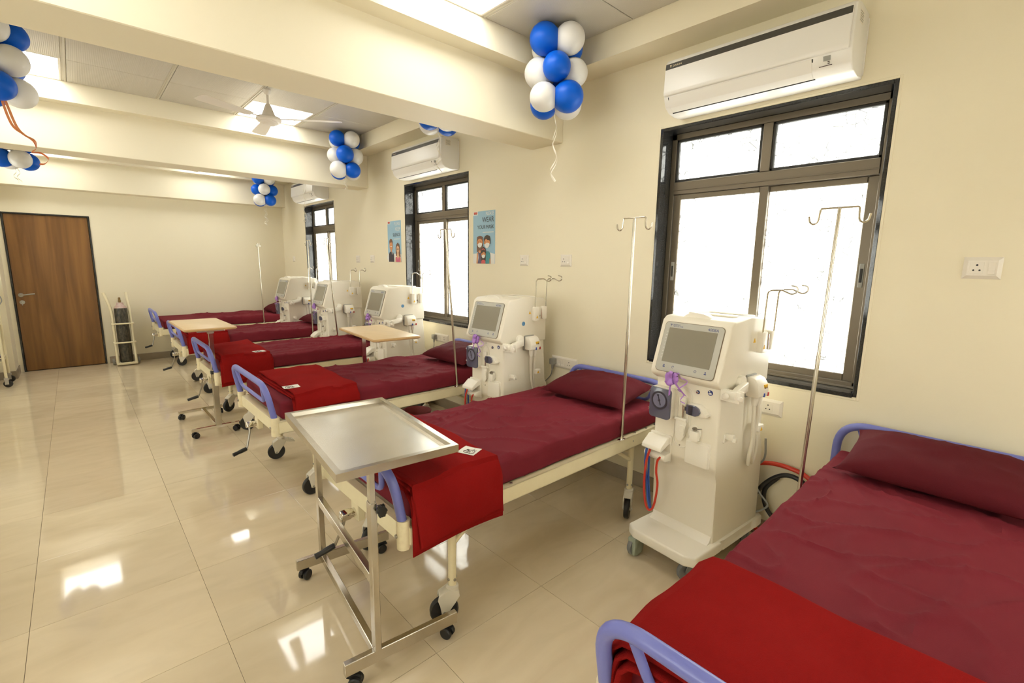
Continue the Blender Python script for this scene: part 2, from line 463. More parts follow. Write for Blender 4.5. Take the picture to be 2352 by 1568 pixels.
# ================================================================== THE ROOM
X_L, Y_N, Y_F = -4.05, -2.30, 9.02          # left, near and far wall faces (right wall face is x = 0)
Z_SOF, Z_TILE, Z_BEAM = 2.80, 2.955, 2.427
BEAMS = [(-0.70, -0.38), (2.497, 2.818), (5.684, 5.975), (8.815, Y_F)]

# ---- floor: slab (joint colour) + tiles
b = B(); b.box(X_L - 0.3, 0.3, Y_N - 0.3, Y_F + 0.3, -0.15, -0.0025)
floor = struct('floor', b, m_grout, 'polished beige tiled floor of the ward', 'floor')
TX, TY, TX0, TY0 = 0.600, 0.608, -2.475, 1.41
def edges(a0, pitch, lo, hi):
    k = math.floor((lo - a0) / pitch) + 1; out = [lo]
    while a0 + k * pitch < hi - 0.02:
        if a0 + k * pitch > lo + 0.02: out.append(a0 + k * pitch)
        k += 1
    return out + [hi]
xs = edges(TX0, TX, X_L, 0.0); ys = edges(TY0, TY, Y_N, Y_F)
tile_cache = {}
for i in range(len(xs) - 1):
    for j in range(len(ys) - 1):
        w, h = xs[i + 1] - xs[i], ys[j + 1] - ys[j]
        key = (round(w, 3), round(h, 3))
        if key not in tile_cache:
            tb = B(); tb.box(-w / 2 + 0.0007, w / 2 - 0.0007, -h / 2 + 0.0007, h / 2 - 0.0007, -0.008, 0, 0.0007, 1)
            me = tb.mesh('floor_tile', 0); me.materials.append(m_tile); tile_cache[key] = me
        o = bpy.data.objects.new('tile', tile_cache[key]); COL.objects.link(o); o.parent = floor
        o.location = ((xs[i] + xs[i + 1]) / 2, (ys[j] + ys[j + 1]) / 2, 0)

# ---- right wall with three window openings
b = B(); T = 0.24; ZT = 3.05
yy = [Y_N - 0.3] + [v for w in WIN for v in w] + [Y_F + 0.3]
for k in range(0, len(yy), 2): b.box(0, T, yy[k], yy[k + 1], -0.1, ZT)
for a0, a1 in WIN:
    b.box(0, T, a0, a1, -0.1, WZ0); b.box(0, T, a0, a1, WZ1, ZT)
struct('wall_right', b, m_wall, 'cream painted long wall with the three black framed windows', 'wall')

# ---- far wall with door opening
DX0, DX1, DZ = -3.411, -2.556, 2.10
b = B()
b.box(X_L - 0.3, DX0, Y_F, Y_F + 0.2, -0.1, ZT); b.box(DX1, 0.0, Y_F, Y_F + 0.2, -0.1, ZT); b.box(DX0, DX1, Y_F, Y_F + 0.2, DZ, ZT)
b.box(DX0 - 0.2, DX1 + 0.2, Y_F + 0.19, Y_F + 0.3, -0.1, ZT)
struct('wall_far', b, m_wall, 'cream painted end wall holding the brown door', 'wall')
b = B(); b.box(X_L - 0.3, DX0 - 0.045, 8.57, Y_F, 0, ZT)
struct('wall_pier', b, m_wall, 'cream painted wall pier projecting left of the brown door', 'wall')
b = B()
for k in range(0, len(yy), 2): b.box(X_L - T, X_L, yy[k], yy[k + 1], -0.1, ZT)
for a0, a1 in WIN:
    b.box(X_L - T, X_L, a0, a1, -0.1, WZ0); b.box(X_L - T, X_L, a0, a1, WZ1, ZT)
struct('wall_left', b, m_wall, 'cream painted long wall opposite the beds', 'wall')
b = B(); xe = [X_L - 0.3] + [v for c in FILL_WIN for v in (c - 0.585, c + 0.585)] + [0]
for k in range(0, len(xe), 2): b.box(xe[k], xe[k + 1], Y_N - T, Y_N, -0.1, ZT)
for c in FILL_WIN:
    b.box(c - 0.585, c + 0.585, Y_N - T, Y_N, -0.1, WZ0); b.box(c - 0.585, c + 0.585, Y_N - T, Y_N, WZ1, ZT)
struct('wall_near', b, m_wall, 'cream painted wall behind the viewer', 'wall')

# ---- skirting
b = B(); b.box(-0.011, 0, Y_N, Y_F, 0, 0.10, 0.002, 1)
struct('baseboard_right', b, m_skirt, 'taupe tile skirting along the window wall', 'skirting')
b = B(); b.box(DX1 + 0.03, -0.011, Y_F - 0.011, Y_F, 0, 0.10, 0.002, 1)
struct('baseboard_far', b, m_skirt, 'taupe tile skirting along the end wall', 'skirting')
b = B(); b.box(DX0 - 0.045, DX0 - 0.034, 8.57, Y_F, 0, 0.10, 0.002, 1); b.box(X_L, DX0 - 0.034, 8.559, 8.57, 0, 0.10, 0.002, 1)
struct('baseboard_pier', b, m_skirt, 'taupe tile skirting round the wall pier beside the door', 'skirting')
b = B(); b.box(X_L, X_L + 0.011, Y_N, 8.559, 0, 0.10, 0.002, 1)
struct('baseboard_left', b, m_skirt, 'taupe tile skirting along the wall opposite the beds', 'skirting')

# ---- ceiling slab with dropped soffit rings, beams
b = B(); b.box(X_L - 0.3, 0.3, Y_N - 0.3, Y_F + 0.3, 3.0, 3.15)
BAYS = [(BEAMS[i][1], BEAMS[i + 1][0]) for i in range(3)] + [(Y_N, BEAMS[0][0])]
SX1 = -0.222; SX0 = -3.33
for y0, y1 in BAYS:
    b.box(SX1, 0, y0, y1, Z_SOF, 3.0); b.box(X_L, SX0, y0, y1, Z_SOF, 3.0)
    b.box(SX0, SX1, y0, y0 + 0.128, Z_SOF, 3.0); b.box(SX0, SX1, y1 - 0.128, y1, Z_SOF, 3.0)
ceiling = struct('ceiling', b, m_ceilpaint, 'ceiling of recessed metal panels inside cream soffit borders', 'ceiling')
desc = ['cream ceiling beam behind the viewer', 'deep cream ceiling beam between the first and second window', 'deep cream ceiling beam between the second and third window', 'cream ceiling beam running along the end wall']
for k, (y0, y1) in enumerate(BEAMS):
    b = B(); b.box(X_L, 0, y0, y1, Z_BEAM, 3.0, 0.004, 1)
    struct('trim_%d' % (k + 1), b, m_ceilpaint, desc[k], 'beam')

# ---- ceiling panels and light panels
COLX = [SX1]
gx = [-0.868, -1.462, -2.074, -2.690]
COLX += gx + [SX0]
BARW = 0.030
pc = {}
def panel(x0, x1, y0, y1):
    w, h = x1 - x0, y1 - y0
    key = (round(w, 3), round(h, 3))
    if key not in pc:
        tb = B(); tb.box(-w / 2, w / 2, -h / 2, h / 2, -0.012, 0.0, 0.0025, 1)
        me = tb.mesh('ceiling_panel', 0); me.materials.append(m_panel); pc[key] = me
    o = bpy.data.objects.new('ceiling_panel', pc[key]); COL.objects.link(o); o.parent = ceiling
    o.location = ((x0 + x1) / 2, (y0 + y1) / 2, Z_TILE + 0.012)
LIGHTS = []
for bi, (y0, y1) in enumerate(BAYS):
    e0, e1 = y0 + 0.128, y1 - 0.128
    rows = [e1]
    while rows[-1] - 0.595 > e0 + 0.03: rows.append(rows[-1] - 0.595)
    rows.append(e0)
    for ci in range(len(COLX) - 1):
        xa, xb = COLX[ci + 1], COLX[ci]
        xa2 = xa + (BARW / 2 if ci < len(COLX) - 2 else 0.0); xb2 = xb - (BARW / 2 if ci > 0 else 0.0)
        for ri in range(len(rows) - 1):
            ya, yb = rows[ri + 1], rows[ri]
            if ci in (1, 4) and ri == 0: LIGHTS.append((bi, ci, xa2, xb2, ya, yb, ri)); continue
            panel(xa2 + 0.001, xb2 - 0.001, ya + 0.003, yb - 0.003)
    for ci in range(1, len(COLX) - 1):
        xc = COLX[ci]
        tb = B(); tb.box(xc - BARW / 2, xc + BARW / 2, e0, e1, Z_TILE + 0.004, 3.0, 0.002, 1); tb.box(xc - 0.002, xc + 0.010, e0, e1, Z_TILE + 0.0, 2.99)
        obj('grid_bar', tb, m_tbar, ceiling, 0)
bayname = ['first window bay', 'second window bay', 'third window bay', 'bay behind the viewer', 'first window bay, inner row']
pos = {1: 'on the bed side', 4: 'on the aisle side'}
for bi, ci, x0, x1, y0, y1, ri in LIGHTS:
    cx, cy = (x0 + x1) / 2, (y0 + y1) / 2
    t = thing('ceiling_light', 'square LED ceiling panel, %s, %s' % (bayname[4 if ri else bi], pos[ci]), 'ceiling light', (cx, cy, Z_TILE), 0, 'square LED ceiling panels')
    w, h = (x1 - x0) / 2 - 0.002, (y1 - y0) / 2 - 0.002
    tb = B()
    for sx in (-1, 1): tb.box(sx * w, sx * (w - 0.014), -h, h, 0.0, 0.03, 0.002, 1)
    for sy in (-1, 1): tb.box(-w + 0.014, w - 0.014, sy * h, sy * (h - 0.014), 0.0, 0.03, 0.002, 1)
    obj('frame', tb, m_fan, t)
    tb = B(); tb.box(-w + 0.014, w - 0.014, -h + 0.014, h - 0.014, 0.004, 0.012)
    obj('diffuser', tb, m_led, t, 0)

# ---- windows
def window(n, y0, y1, left=False, near=False):
    yc = (y0 + y1) / 2; hw = (y1 - y0) / 2
    desc = ['brown aluminium window in black granite surround under the nearest air conditioner', 'brown aluminium window in black granite surround between the two posters', 'brown aluminium window in black granite surround beside the end wall',
            'brown aluminium window added for light in the opposite wall, across from the nearest machine', 'brown aluminium window added for light in the opposite wall, across from the two posters', 'brown aluminium window added for light in the opposite wall, near the brown door',
            'brown aluminium window added for light behind the viewer, on the aisle side', 'brown aluminium window added for light behind the viewer, on the bed side'][n - 1]
    t = sthing('window_%d' % n, desc, 'window', (X_L if left else 0, yc, 0))
    if left: t.rotation_euler = (0, 0, PI)
    if near: t.location = (yc, Y_N, 0); t.rotation_euler = (0, 0, -PI / 2)
    g = 0.018
    for nm, bx in (('granite_jamb', (0, 0.235, hw - g, hw, WZ0, WZ1)), ('granite_jamb', (0, 0.235, -hw, -hw + g, WZ0, WZ1)),
                   ('granite_head', (0, 0.235, -hw + g, hw - g, WZ1 - g, WZ1)), ('granite_sill', (-0.006, 0.235, -hw + g, hw - g, WZ0 - 0.004, WZ0 + g))):
        tb = B(); tb.box(*[v - (0.001 if k == 0 else 0) for k, v in enumerate(bx)], 0.002, 1); obj(nm, tb, m_granite, t, 0)
    for sy in (-1, 1):                       # painted plaster bead round the stone
        pass
    xi = 0.115; xo = 0.175; i0, i1 = -hw + g, hw - g; z0, z1 = WZ0 + g, WZ1 - g
    tb = B()
    tb.box(xi, xo, i0, i0 + 0.032, z0, z1, 0.002, 1); tb.box(xi, xo, i1 - 0.032, i1, z0, z1, 0.002, 1)
    tb.box(xi, xo, i0, i1, z1 - 0.034, z1, 0.002, 1); tb.box(xi, xo, i0, i1, z0, z0 + 0.030, 0.002, 1)
    tb.box(xi - 0.012, xo, i0, i1, z0, z0 + 0.012, 0.002, 1)
    fr = obj('outer_frame', tb, m_alu, t, 0)
    tb = B(); tb.box(xi - 0.006, xo, i0 + 0.032, i1 - 0.032, 1.985, 2.062, 0.003, 1); tb.box(xi - 0.012, xo, i0 + 0.032, i1 - 0.032, 2.010, 2.016, 0.001, 1)
    obj('transom', tb, m_alu, t, 0)
    tb = B(); tb.box(xi - 0.004, xo, -0.032, 0.018, 2.062, z1 - 0.034, 0.003, 1); obj('mullion', tb, m_alu, t, 0)
    # fixed top lights: bead frame + pane
    for (a, c) in ((0.018, i1 - 0.032), (i0 + 0.032, -0.032)):
        tb = B(); s = 0.016; zb, zt = 2.062, z1 - 0.034
        for q in ((a, a + s, zb, zt), (c - s, c, zb, zt), (a, c, zb, zb + s), (a, c, zt - s, zt)): tb.box(xi + 0.004, xi + 0.04, q[0], q[1], q[2], q[3], 0.003, 1)
        obj('glazing_bead', tb, m_aludark, t, 0)
        tb = B(); tb.box(xi + 0.022, xi + 0.026, a + s * 0.6, c - s * 0.6, zb + s * 0.6, zt - s * 0.6); obj('pane', tb, m_pane, t, 0)
    # sliding sashes
    for k, (a, c, xx) in enumerate(((-0.035, i1 - 0.034, xi + 0.004), (i0 + 0.034, 0.010, xi + 0.026))):
        st = 0.046; zb, zt = z0 + 0.014, 1.985
        tb = B()
        for q in ((a, a + st, zb, zt), (c - st, c, zb, zt), (a + st, c - st, zb, zb + 0.05), (a + st, c - st, zt - 0.032, zt)): tb.box(xx, xx + 0.022, q[0], q[1], q[2], q[3], 0.003, 1)
        sash = obj('sash', tb, m_alu, t, 0)
        tb = B(); tb.box(xx + 0.009, xx + 0.013, a + st - 0.006, c - st + 0.006, zb + 0.044, zt - 0.026); obj('pane', tb, m_pane, sash, 0)
        yh = (c - st / 2) if k == 0 else (a + st / 2)
        tb = B(); tb.box(xx - 0.004, xx + 0.002, yh - 0.011, yh + 0.011, 1.44, 1.56, 0.002, 1); lt = obj('sash_latch', tb, m_grey, sash, 0)
        tb = B(); tb.box(xx - 0.006, xx - 0.003, yh - 0.006, yh + 0.006, 1.465, 1.535, 0.001, 1); obj('latch_pull', tb, m_aludark, sash, 0)
    # thin plaster line round the stone on the wall
    tb = B()
    for q in ((-hw - 0.012, -hw, WZ0 - 0.016, WZ1 + 0.012), (hw, hw + 0.012, WZ0 - 0.016, WZ1 + 0.012), (-hw, hw, WZ1, WZ1 + 0.012), (-hw, hw, WZ0 - 0.016, WZ0 - 0.004)):
        tb.box(-0.003, 0.01, q[0], q[1], q[2], q[3], 0.0015, 1)
    obj('plaster_bead', tb, m_wall, t, 0)
for k, (a0, a1) in enumerate(WIN): window(k + 1, a0, a1)
for k, (a0, a1) in enumerate(WIN): window(k + 4, a0, a1, True)  # unseen windows added in the opposite wall to brighten the machine fronts
for k, c in enumerate(FILL_WIN): window(k + 7, c - 0.585, c + 0.585, False, True)  # unseen windows added behind the viewer to brighten faces turned that way

# ---- door
t = sthing('door_1', 'brown wood veneer door with lever handle in dark stone frame', 'door', ((DX0 + DX1) / 2, Y_F, 0))
hw = (DX1 - DX0) / 2
tb = B(); tb.box(-hw, -hw + 0.02, -0.012, 0.12, 0, DZ, 0.002, 1); tb.box(hw - 0.02, hw, -0.012, 0.12, 0, DZ, 0.002, 1); tb.box(-hw + 0.02, hw - 0.02, -0.012, 0.12, DZ - 0.02, DZ, 0.002, 1)
obj('door_frame', tb, m_granite, t, 0)
tb = B(); tb.box(-hw + 0.022, hw - 0.022, 0.012, 0.050, 0.006, DZ - 0.022, 0.002, 1)
leaf = obj('door_leaf', tb, m_door, t, 0)
hx = -hw + 0.075
tb = B(); tb.cyl((hx, 0.012, 1.03), (hx, 0.0, 1.03), 0.027, seg=20, bev=0.003); tb.tube(rpath([(hx, 0.005, 1.03), (hx, -0.05, 1.03), (hx + 0.135, -0.05, 1.045)], 0.018), 0.009)
obj('lever_handle', tb, m_bolt, leaf)
tb = B(); tb.cyl((hx + 0.003, 0.012, 0.935), (hx + 0.003, 0.002, 0.935), 0.027, seg=20, bev=0.003); tb.box(hx, hx + 0.006, -0.022, 0.004, 0.925, 0.945, 0.001, 1); tb.box(hx, hx + 0.006, -0.020, -0.016, 0.895, 0.925)
obj('lock', tb, m_bolt, leaf)

# ================================================================== BEDS
FOOT_X, HEAD_X = -1.965, -0.085
HALF_W = 0.425
def castor_wheel(parent, x, y, ang, pedal, hub=None, fork=None, wr=0.062):
    """swivel castor at (x, y): part castor > tyre, wheel_hub, brake_pedal; wheel centre trails by 0.035"""
    hub = hub or m_hub; fork = fork or m_hub
    c, s = math.cos(ang), math.sin(ang)
    def L(u, v, z): return Vector((u * c - v * s, u * s + v * c, z))       # u = trail direction
    tr = 0.036
    tb = B()
    tb.lathe([(0.0, 0.178), (0.020, 0.178), (0.027, 0.172), (0.027, 0.158), (0.020, 0.150), (0, 0.150)], (0, 0, 0), seg=16)
    for sv in (-1, 1):
        poly = [(-0.026, 0.158), (0.022, 0.165), (0.060, 0.140), (0.064, 0.118), (0.052, 0.098), (tr + 0.012, wr - 0.010), (tr - 0.010, wr - 0.012), (tr - 0.020, wr + 0.004), (-0.012, 0.105), (-0.030, 0.130)]
        tb.prism(poly, lambda u, v, w: L(u, w, v), sv * 0.019, sv * 0.026, 0.003, 1)
    tb.prism([(-0.026, 0.158), (0.022, 0.165), (0.060, 0.140), (0.055, 0.132), (-0.028, 0.140)], lambda u, v, w: L(u, w, v), -0.022, 0.022, 0.003, 1)
    ca = obj('castor', tb, fork, parent, loc=(x, y, 0))
    pr = [(wr - 0.018, -0.014), (wr - 0.005, -0.015), (wr, -0.008), (wr, 0.008), (wr - 0.005, 0.015), (wr - 0.018, 0.014)]
    tb = B()
    tb.lathe(pr, L(tr, 0, wr), L(0, 1, 0), 28); obj('tyre', tb, m_rubber, ca, 50)
    tb = B(); tb.lathe([(0, -0.012), (wr - 0.019, -0.010), (wr - 0.017, 0), (wr - 0.019, 0.010), (0, 0.012)], L(tr, 0, wr), L(0, 1, 0), 24); tb.cyl(L(tr, -0.029, wr), L(tr, 0.029, wr), 0.010, seg=12)
    obj('wheel_hub', tb, hub, ca)
    tb = B(); tb.cyl(L(tr, -0.031, wr), L(tr, 0.031, wr), 0.007, seg=10); obj('axle_bolt', tb, m_bolt, ca)
    if pedal:
        tb = B()
        tb.prism([(-0.025, 0.150), (-0.035, 0.160), (-0.095, 0.135), (-0.098, 0.122), (-0.05, 0.130), (-0.03, 0.135)], lambda u, v, w: L(u, w, v), -0.024, 0.024, 0.003, 1)
        for k in range(5): tb.box(-0.045 - k * 0.011, -0.039 - k * 0.011, -0.024, 0.024, 0.151 - k * 0.0042, 0.160 - k * 0.0042, 0.001, 1, Matrix.Rotation(ang, 4, 'Z'))
        obj('brake_pedal', tb, hub, ca, 0)
    return ca

def end_loop(parent, name, x, lean, sgn):
    """blue moulded end rail: outer hoop plus small inner loop"""
    zt = 0.785; yw = HALF_W - 0.028
    def P(y, z): return (x + lean * (z - 0.55) / 0.24, y, z)
    tb = B(); tb.tube(rpath([P(-yw, 0.52), P(-yw, zt), P(yw, zt), P(yw, 0.52)], 0.12, 9), 0.0185, 14)
    hoop = obj(name, tb, m_blue, parent)
    tb = B(); tb.tube(rpath([P(-yw + 0.085, zt - 0.02), P(-yw + 0.125, zt - 0.13), P(yw - 0.125, zt - 0.13), P(yw - 0.085, zt - 0.02)], 0.04, 6), 0.0115, 10)
    obj('inner_loop', tb, m_blue, hoop)
    return hoop

def make_bed(wheel_ang):
    t = thing('hospital_bed', '', 'bed')
    for sy in (-1, 1):
        tb = B(); y0, y1 = sorted((sy * HALF_W, sy * (HALF_W - 0.006)))
        tb.box(FOOT_X + 0.012, HEAD_X - 0.012, y0, y1, 0.475, 0.550, 0.0015, 1)
        y0, y1 = sorted((sy * HALF_W, sy * (HALF_W - 0.038)))
        tb.box(FOOT_X + 0.012, HEAD_X - 0.012, y0, y1, 0.544, 0.550, 0.0015, 1); tb.box(FOOT_X + 0.012, HEAD_X - 0.012, y0, y1, 0.475, 0.481, 0.0015, 1)
        r = obj('side_rail', tb, m_cream, t, 0)
        tb = B()
        for xx in (-0.42, -0.30, -0.20, -1.42, -1.55): tb.cyl((xx, sy * (HALF_W - 0.018), 0.549), (xx, sy * (HALF_W - 0.018), 0.555), 0.007, seg=8)
        for xx in (-0.46, -1.60): tb.cyl((xx, sy * (HALF_W + 0.001), 0.515), (xx, sy * (HALF_W - 0.004), 0.515), 0.005, seg=8)
        obj('rail_bolts', tb, m_bolt, r)
    for nm, x, s in (('foot_rail', FOOT_X, -1), ('head_rail', HEAD_X, 1)):
        tb = B(); x0, x1 = sorted((x, x + s * 0.006)); tb.box(x0, x1, -HALF_W + 0.03, HALF_W - 0.03, 0.475, 0.550, 0.0015, 1)
        x0, x1 = sorted((x + s * 0.006, x - s * 0.034)); tb.box(x0, x1, -HALF_W + 0.03, HALF_W - 0.03, 0.545, 0.551, 0.0015, 1)
        obj(nm, tb, m_cream, t, 0)
        for sy in (-1, 1):
            yy = sy * (HALF_W - 0.028)
            tb = B(); tb.lathe([(0.0205, 0.462), (0.0265, 0.462), (0.0265, 0.578), (0.0205, 0.578)], (x, yy, 0), seg=18)
            so = obj('corner_socket', tb, m_creamworn, t)
            tb = B(); tb.lathe([(0, -0.008), (0.008, -0.006), (0.008, 0), (0, 0)], (x + s * 0.026, yy * 0.985, 0.515), (-s, 0, 0), 10); obj('clamp_bolt', tb, m_bolt, so)
    tb = B(); tb.box(FOOT_X + 0.02, HEAD_X - 0.02, -HALF_W + 0.03, HALF_W - 0.03, 0.538, 0.546)
    obj('deck', tb, m_cream, t, 0)
    end_loop(t, 'foot_hoop', FOOT_X, -0.045, -1); end_loop(t, 'head_hoop', HEAD_X, 0.022, 1)
    k = 0
    for x in (-1.725, -0.395):
        for sy in (-1, 1):
            yy = sy * (HALF_W - 0.052)
            tb = B(); tb.cyl((x, yy, 0.172), (x, yy, 0.480), 0.0175, seg=16)
            lg = obj('leg', tb, m_cream, t)
            tb = B(); tb.cyl((x - 0.022, yy, 0.205), (x + 0.022, yy, 0.205), 0.006, seg=8); tb.cyl((x, yy - 0.022, 0.205), (x, yy + 0.022, 0.205), 0.006, seg=8); obj('leg_bolt', tb, m_bolt, lg)
            sx = 1 if x < -1 else -1
            tb = B(); tb.tube([(x, yy, 0.36), (x + sx * 0.19, yy * 0.98, 0.478)], 0.011, 8); obj('brace', tb, m_cream, t)
            castor_wheel(t, x, yy, wheel_ang[k], k in (1, 2)); k += 1
        tb = B(); tb.tube([(x, -HALF_W + 0.06, 0.415), (x, HALF_W - 0.06, 0.415)], 0.014, 10); obj('cross_tube', tb, m_cream, t)
    # crank under the foot rail
    cy, cz = 0.03, 0.430
    tb = B(); tb.box(FOOT_X - 0.004, FOOT_X + 0.03, cy - 0.035, cy + 0.035, 0.395, 0.476, 0.003, 1); tb.box(FOOT_X + 0.02, -1.0, cy - 0.012, cy + 0.012, cz - 0.012, cz + 0.012, 0.002, 1)
    obj('crank_bracket', tb, m_cream, t, 0)
    tb = B(); tb.cyl((0.01, 0, 0), (-0.028, 0, 0), 0.020, seg=14); tb.box(-0.070, -0.022, -0.019, 0.019, -0.020, 0.020, 0.007, 3)
    ck = obj('crank', tb, m_chrome, t, loc=(FOOT_X, cy, cz))
    tb = B(); tb.tube(rpath([(-0.050, 0, -0.012), (-0.052, 0.0, -0.05), (-0.085, 0.0, -0.155)], 0.03), 0.0065, 8); obj('crank_arm', tb, m_bolt, ck)
    tb = B(); tb.lathe([(0, 0), (0.013, 0.002), (0.014, 0.03), (0.012, 0.06), (0.013, 0.088), (0, 0.092)], (-0.085, 0.0, -0.155), (-0.95, 0, -0.25), 12); obj('crank_grip', tb, m_black, ck)
    return t

BEDC = [0.150, 1.885, 3.440, 5.030, 6.660, 8.560]
ORD = ['farthest from the end wall', 'standing under the steel tray table', 'second in line past the steel tray table', 'fourth in line from the end wall counting the farthest bed as sixth', '', '']
BEDLAB = ['cream metal hospital bed farthest from the end wall, standing by the lone high wall socket',
          'cream metal hospital bed with the stainless tray table across its foot',
          'cream metal hospital bed whose folded red blanket lies short of the foot hoop',
          'cream metal hospital bed third from the end wall, maple table post at its foot',
          'cream metal hospital bed second from the end wall',
          'cream metal hospital bed along the end wall beside the gas cylinder']
bed0 = make_bed([PI * 0.93, PI * 1.06, 0.3 + PI, PI * 0.9])
beds = []
for k, c in enumerate(BEDC):
    bd = bed0 if k == 0 else copy_tree(bed0)
    bd.location = (0, c, 0); tag(bd, BEDLAB[k], 'bed', 'cream hospital beds along the window wall'); beds.append(bd)
    for ch in bd.children:
        if ch.name.startswith('crank') and not ch.name.startswith('crank_b'):
            ch.rotation_euler = (0.35 * math.sin(k * 2.3), 0, 0)
        if ch.name.startswith('castor'):
            ch.rotation_euler = (0, 0, 0.35 * math.sin(k * 3.1 + ch.location.x * 2 + ch.location.y * 5))

# ---- mattresses in maroon sheets
MZ0, MZ1 = 0.5525, 0.668
def make_mattress(seed):
    hx, hy, hz = (HEAD_X - FOOT_X) / 2 - 0.035, HALF_W - 0.022, (MZ1 - MZ0) / 2
    def disp(p, n):
        a = Vector((p.x * 1.7 + seed * 7.3, p.y * 3.3, seed))
        wr = 1 - abs(noise.noise(Vector((p.x * 2.1 + seed * 5, p.y * 6.5 + 1.5 * noise.noise(a), 3.1))) * 2.2)
        wr = max(0, wr) ** 5
        wr2 = max(0, 1 - abs(noise.noise(Vector((p.x * 5.0 + p.y * 3 + seed, p.y * 4.0 - p.x * 2, 9.1 + seed))) * 2.5)) ** 6
        soft = noise.noise(a * 0.9) * 0.006
        fl = max(0.0, min(1.0, (p.x + 0.50) / 0.12)); q = max(0.0, min(1.0, (0.66 - p.x) / 0.12)) * 0.7 + 0.3      # lies flat under the blanket
        if n.z > 0.3: return Vector((0, 0, fl * q * (soft + 0.012 * wr + 0.011 * wr2)))
        if abs(n.y) > 0.5 or abs(n.x) > 0.5:
            return n * (0.004 * noise.noise(Vector((p.x * 6 + seed, p.z * 9, 2.2))) + 0.0035 * max(0, 1 - abs(noise.noise(Vector((p.x * 4 + p.z * 9, p.z * 5, seed)))) * 2.4) ** 5) - Vector((0, 0, 0.0))
        return Vector((0, 0, 0.001))
    b = B(); rgrid_box(b, hx, hy, hz, 0.022, 150, 64, 8, disp)
    return b.mesh('mattress', 60)
MATL = ['maroon sheeted mattress on the bed farthest from the end wall', 'maroon sheeted mattress on the bed under the steel tray table', 'maroon sheeted mattress on the bed whose blanket lies short of its foot', 'maroon sheeted mattress on the third bed from the end wall', 'maroon sheeted mattress on the second bed from the end wall', 'bare maroon sheeted mattress without blanket along the end wall']
mm = [make_mattress(s) for s in range(3)]
for k, c in enumerate(BEDC):
    me = mm[k % 3] if k >= 3 else mm[k]
    o = obj('mattress', me, m_maroon, None, loc=((FOOT_X + HEAD_X) / 2, c - (0.030 if k == 0 else 0), (MZ0 + MZ1) / 2))
    tag(o, MATL[k], 'mattress', 'maroon mattresses on the beds')

# ---- pillows
def make_pillow(seed, hx=0.215, hy=0.31, T=0.082):
    b = B(); n = 30
    def prof(u, v):
        e = (1 - abs(u) ** 3.0) * (1 - abs(v) ** 3.0)
        return T * max(0, e) ** 0.55
    def P(i, j, s):
        u, v = -1 + 2 * i, -1 + 2 * j
        pin = 1 - 0.07 * (1 - abs(v) ** 4) * abs(u) ** 6
        pin2 = 1 - 0.07 * (1 - abs(u) ** 4) * abs(v) ** 6
        x, y = u * hx * pin, v * hy * pin2
        h = prof(u, v)
        wr = noise.noise(Vector((x * 9 + seed * 3, y * 7, seed))) * 0.010 * (h / T) + 0.006 * max(0, 1 - abs(noise.noise(Vector((x * 6 + y * 9, x * 4 - y * 5, seed * 2.7)))) * 3) ** 3 * (h / T)
        z = h * (1.0 if s > 0 else -0.42) + wr
        return Vector((x, y, z))
    g1 = b.quadgrid(n, n, lambda i, j: P(i, j, 1)); g2 = b.quadgrid(n, n, lambda i, j: P(i, j, -1))
    bmesh.ops.remove_doubles(b.bm, verts=b.bm.verts[:], dist=1e-4)
    return b.mesh('pillow', 70)
PILL = ['plump maroon pillow on the bed farthest from the end wall', 'plump maroon pillow at the head of the bed under the steel tray table', 'plump maroon pillow on the bed whose blanket lies short of its foot', 'maroon pillow mostly hidden behind the maple table top', 'maroon pillow beside the second machine from the end wall', 'maroon pillow standing up behind the machine nearest the end wall']
pm = [make_pillow(s) for s in range(3)]
PPOS = [(-0.300, 0.155, 0.0, 0.10, -0.16), (-0.335, 1.835, 0.06, 0.0, -0.12), (-0.32, 3.36, 0.03, 0.0, -0.12), (-0.32, 4.98, 0.0, 0.0, -0.1), (-0.30, 6.62, 0.05, 0, -0.12), (-0.27, 8.52, 0.0, 0, -0.28)]
for k, (x, y, rz, rx, ry) in enumerate(PPOS):
    o = obj('pillow', pm[k % 3], m_maroon_p, None, loc=(x, y, MZ1 + 0.052 + abs(ry) * 0.12)); o.rotation_euler = (0, ry, rz)
    tag(o, PILL[k], 'pillow', 'maroon pillows on the beds')

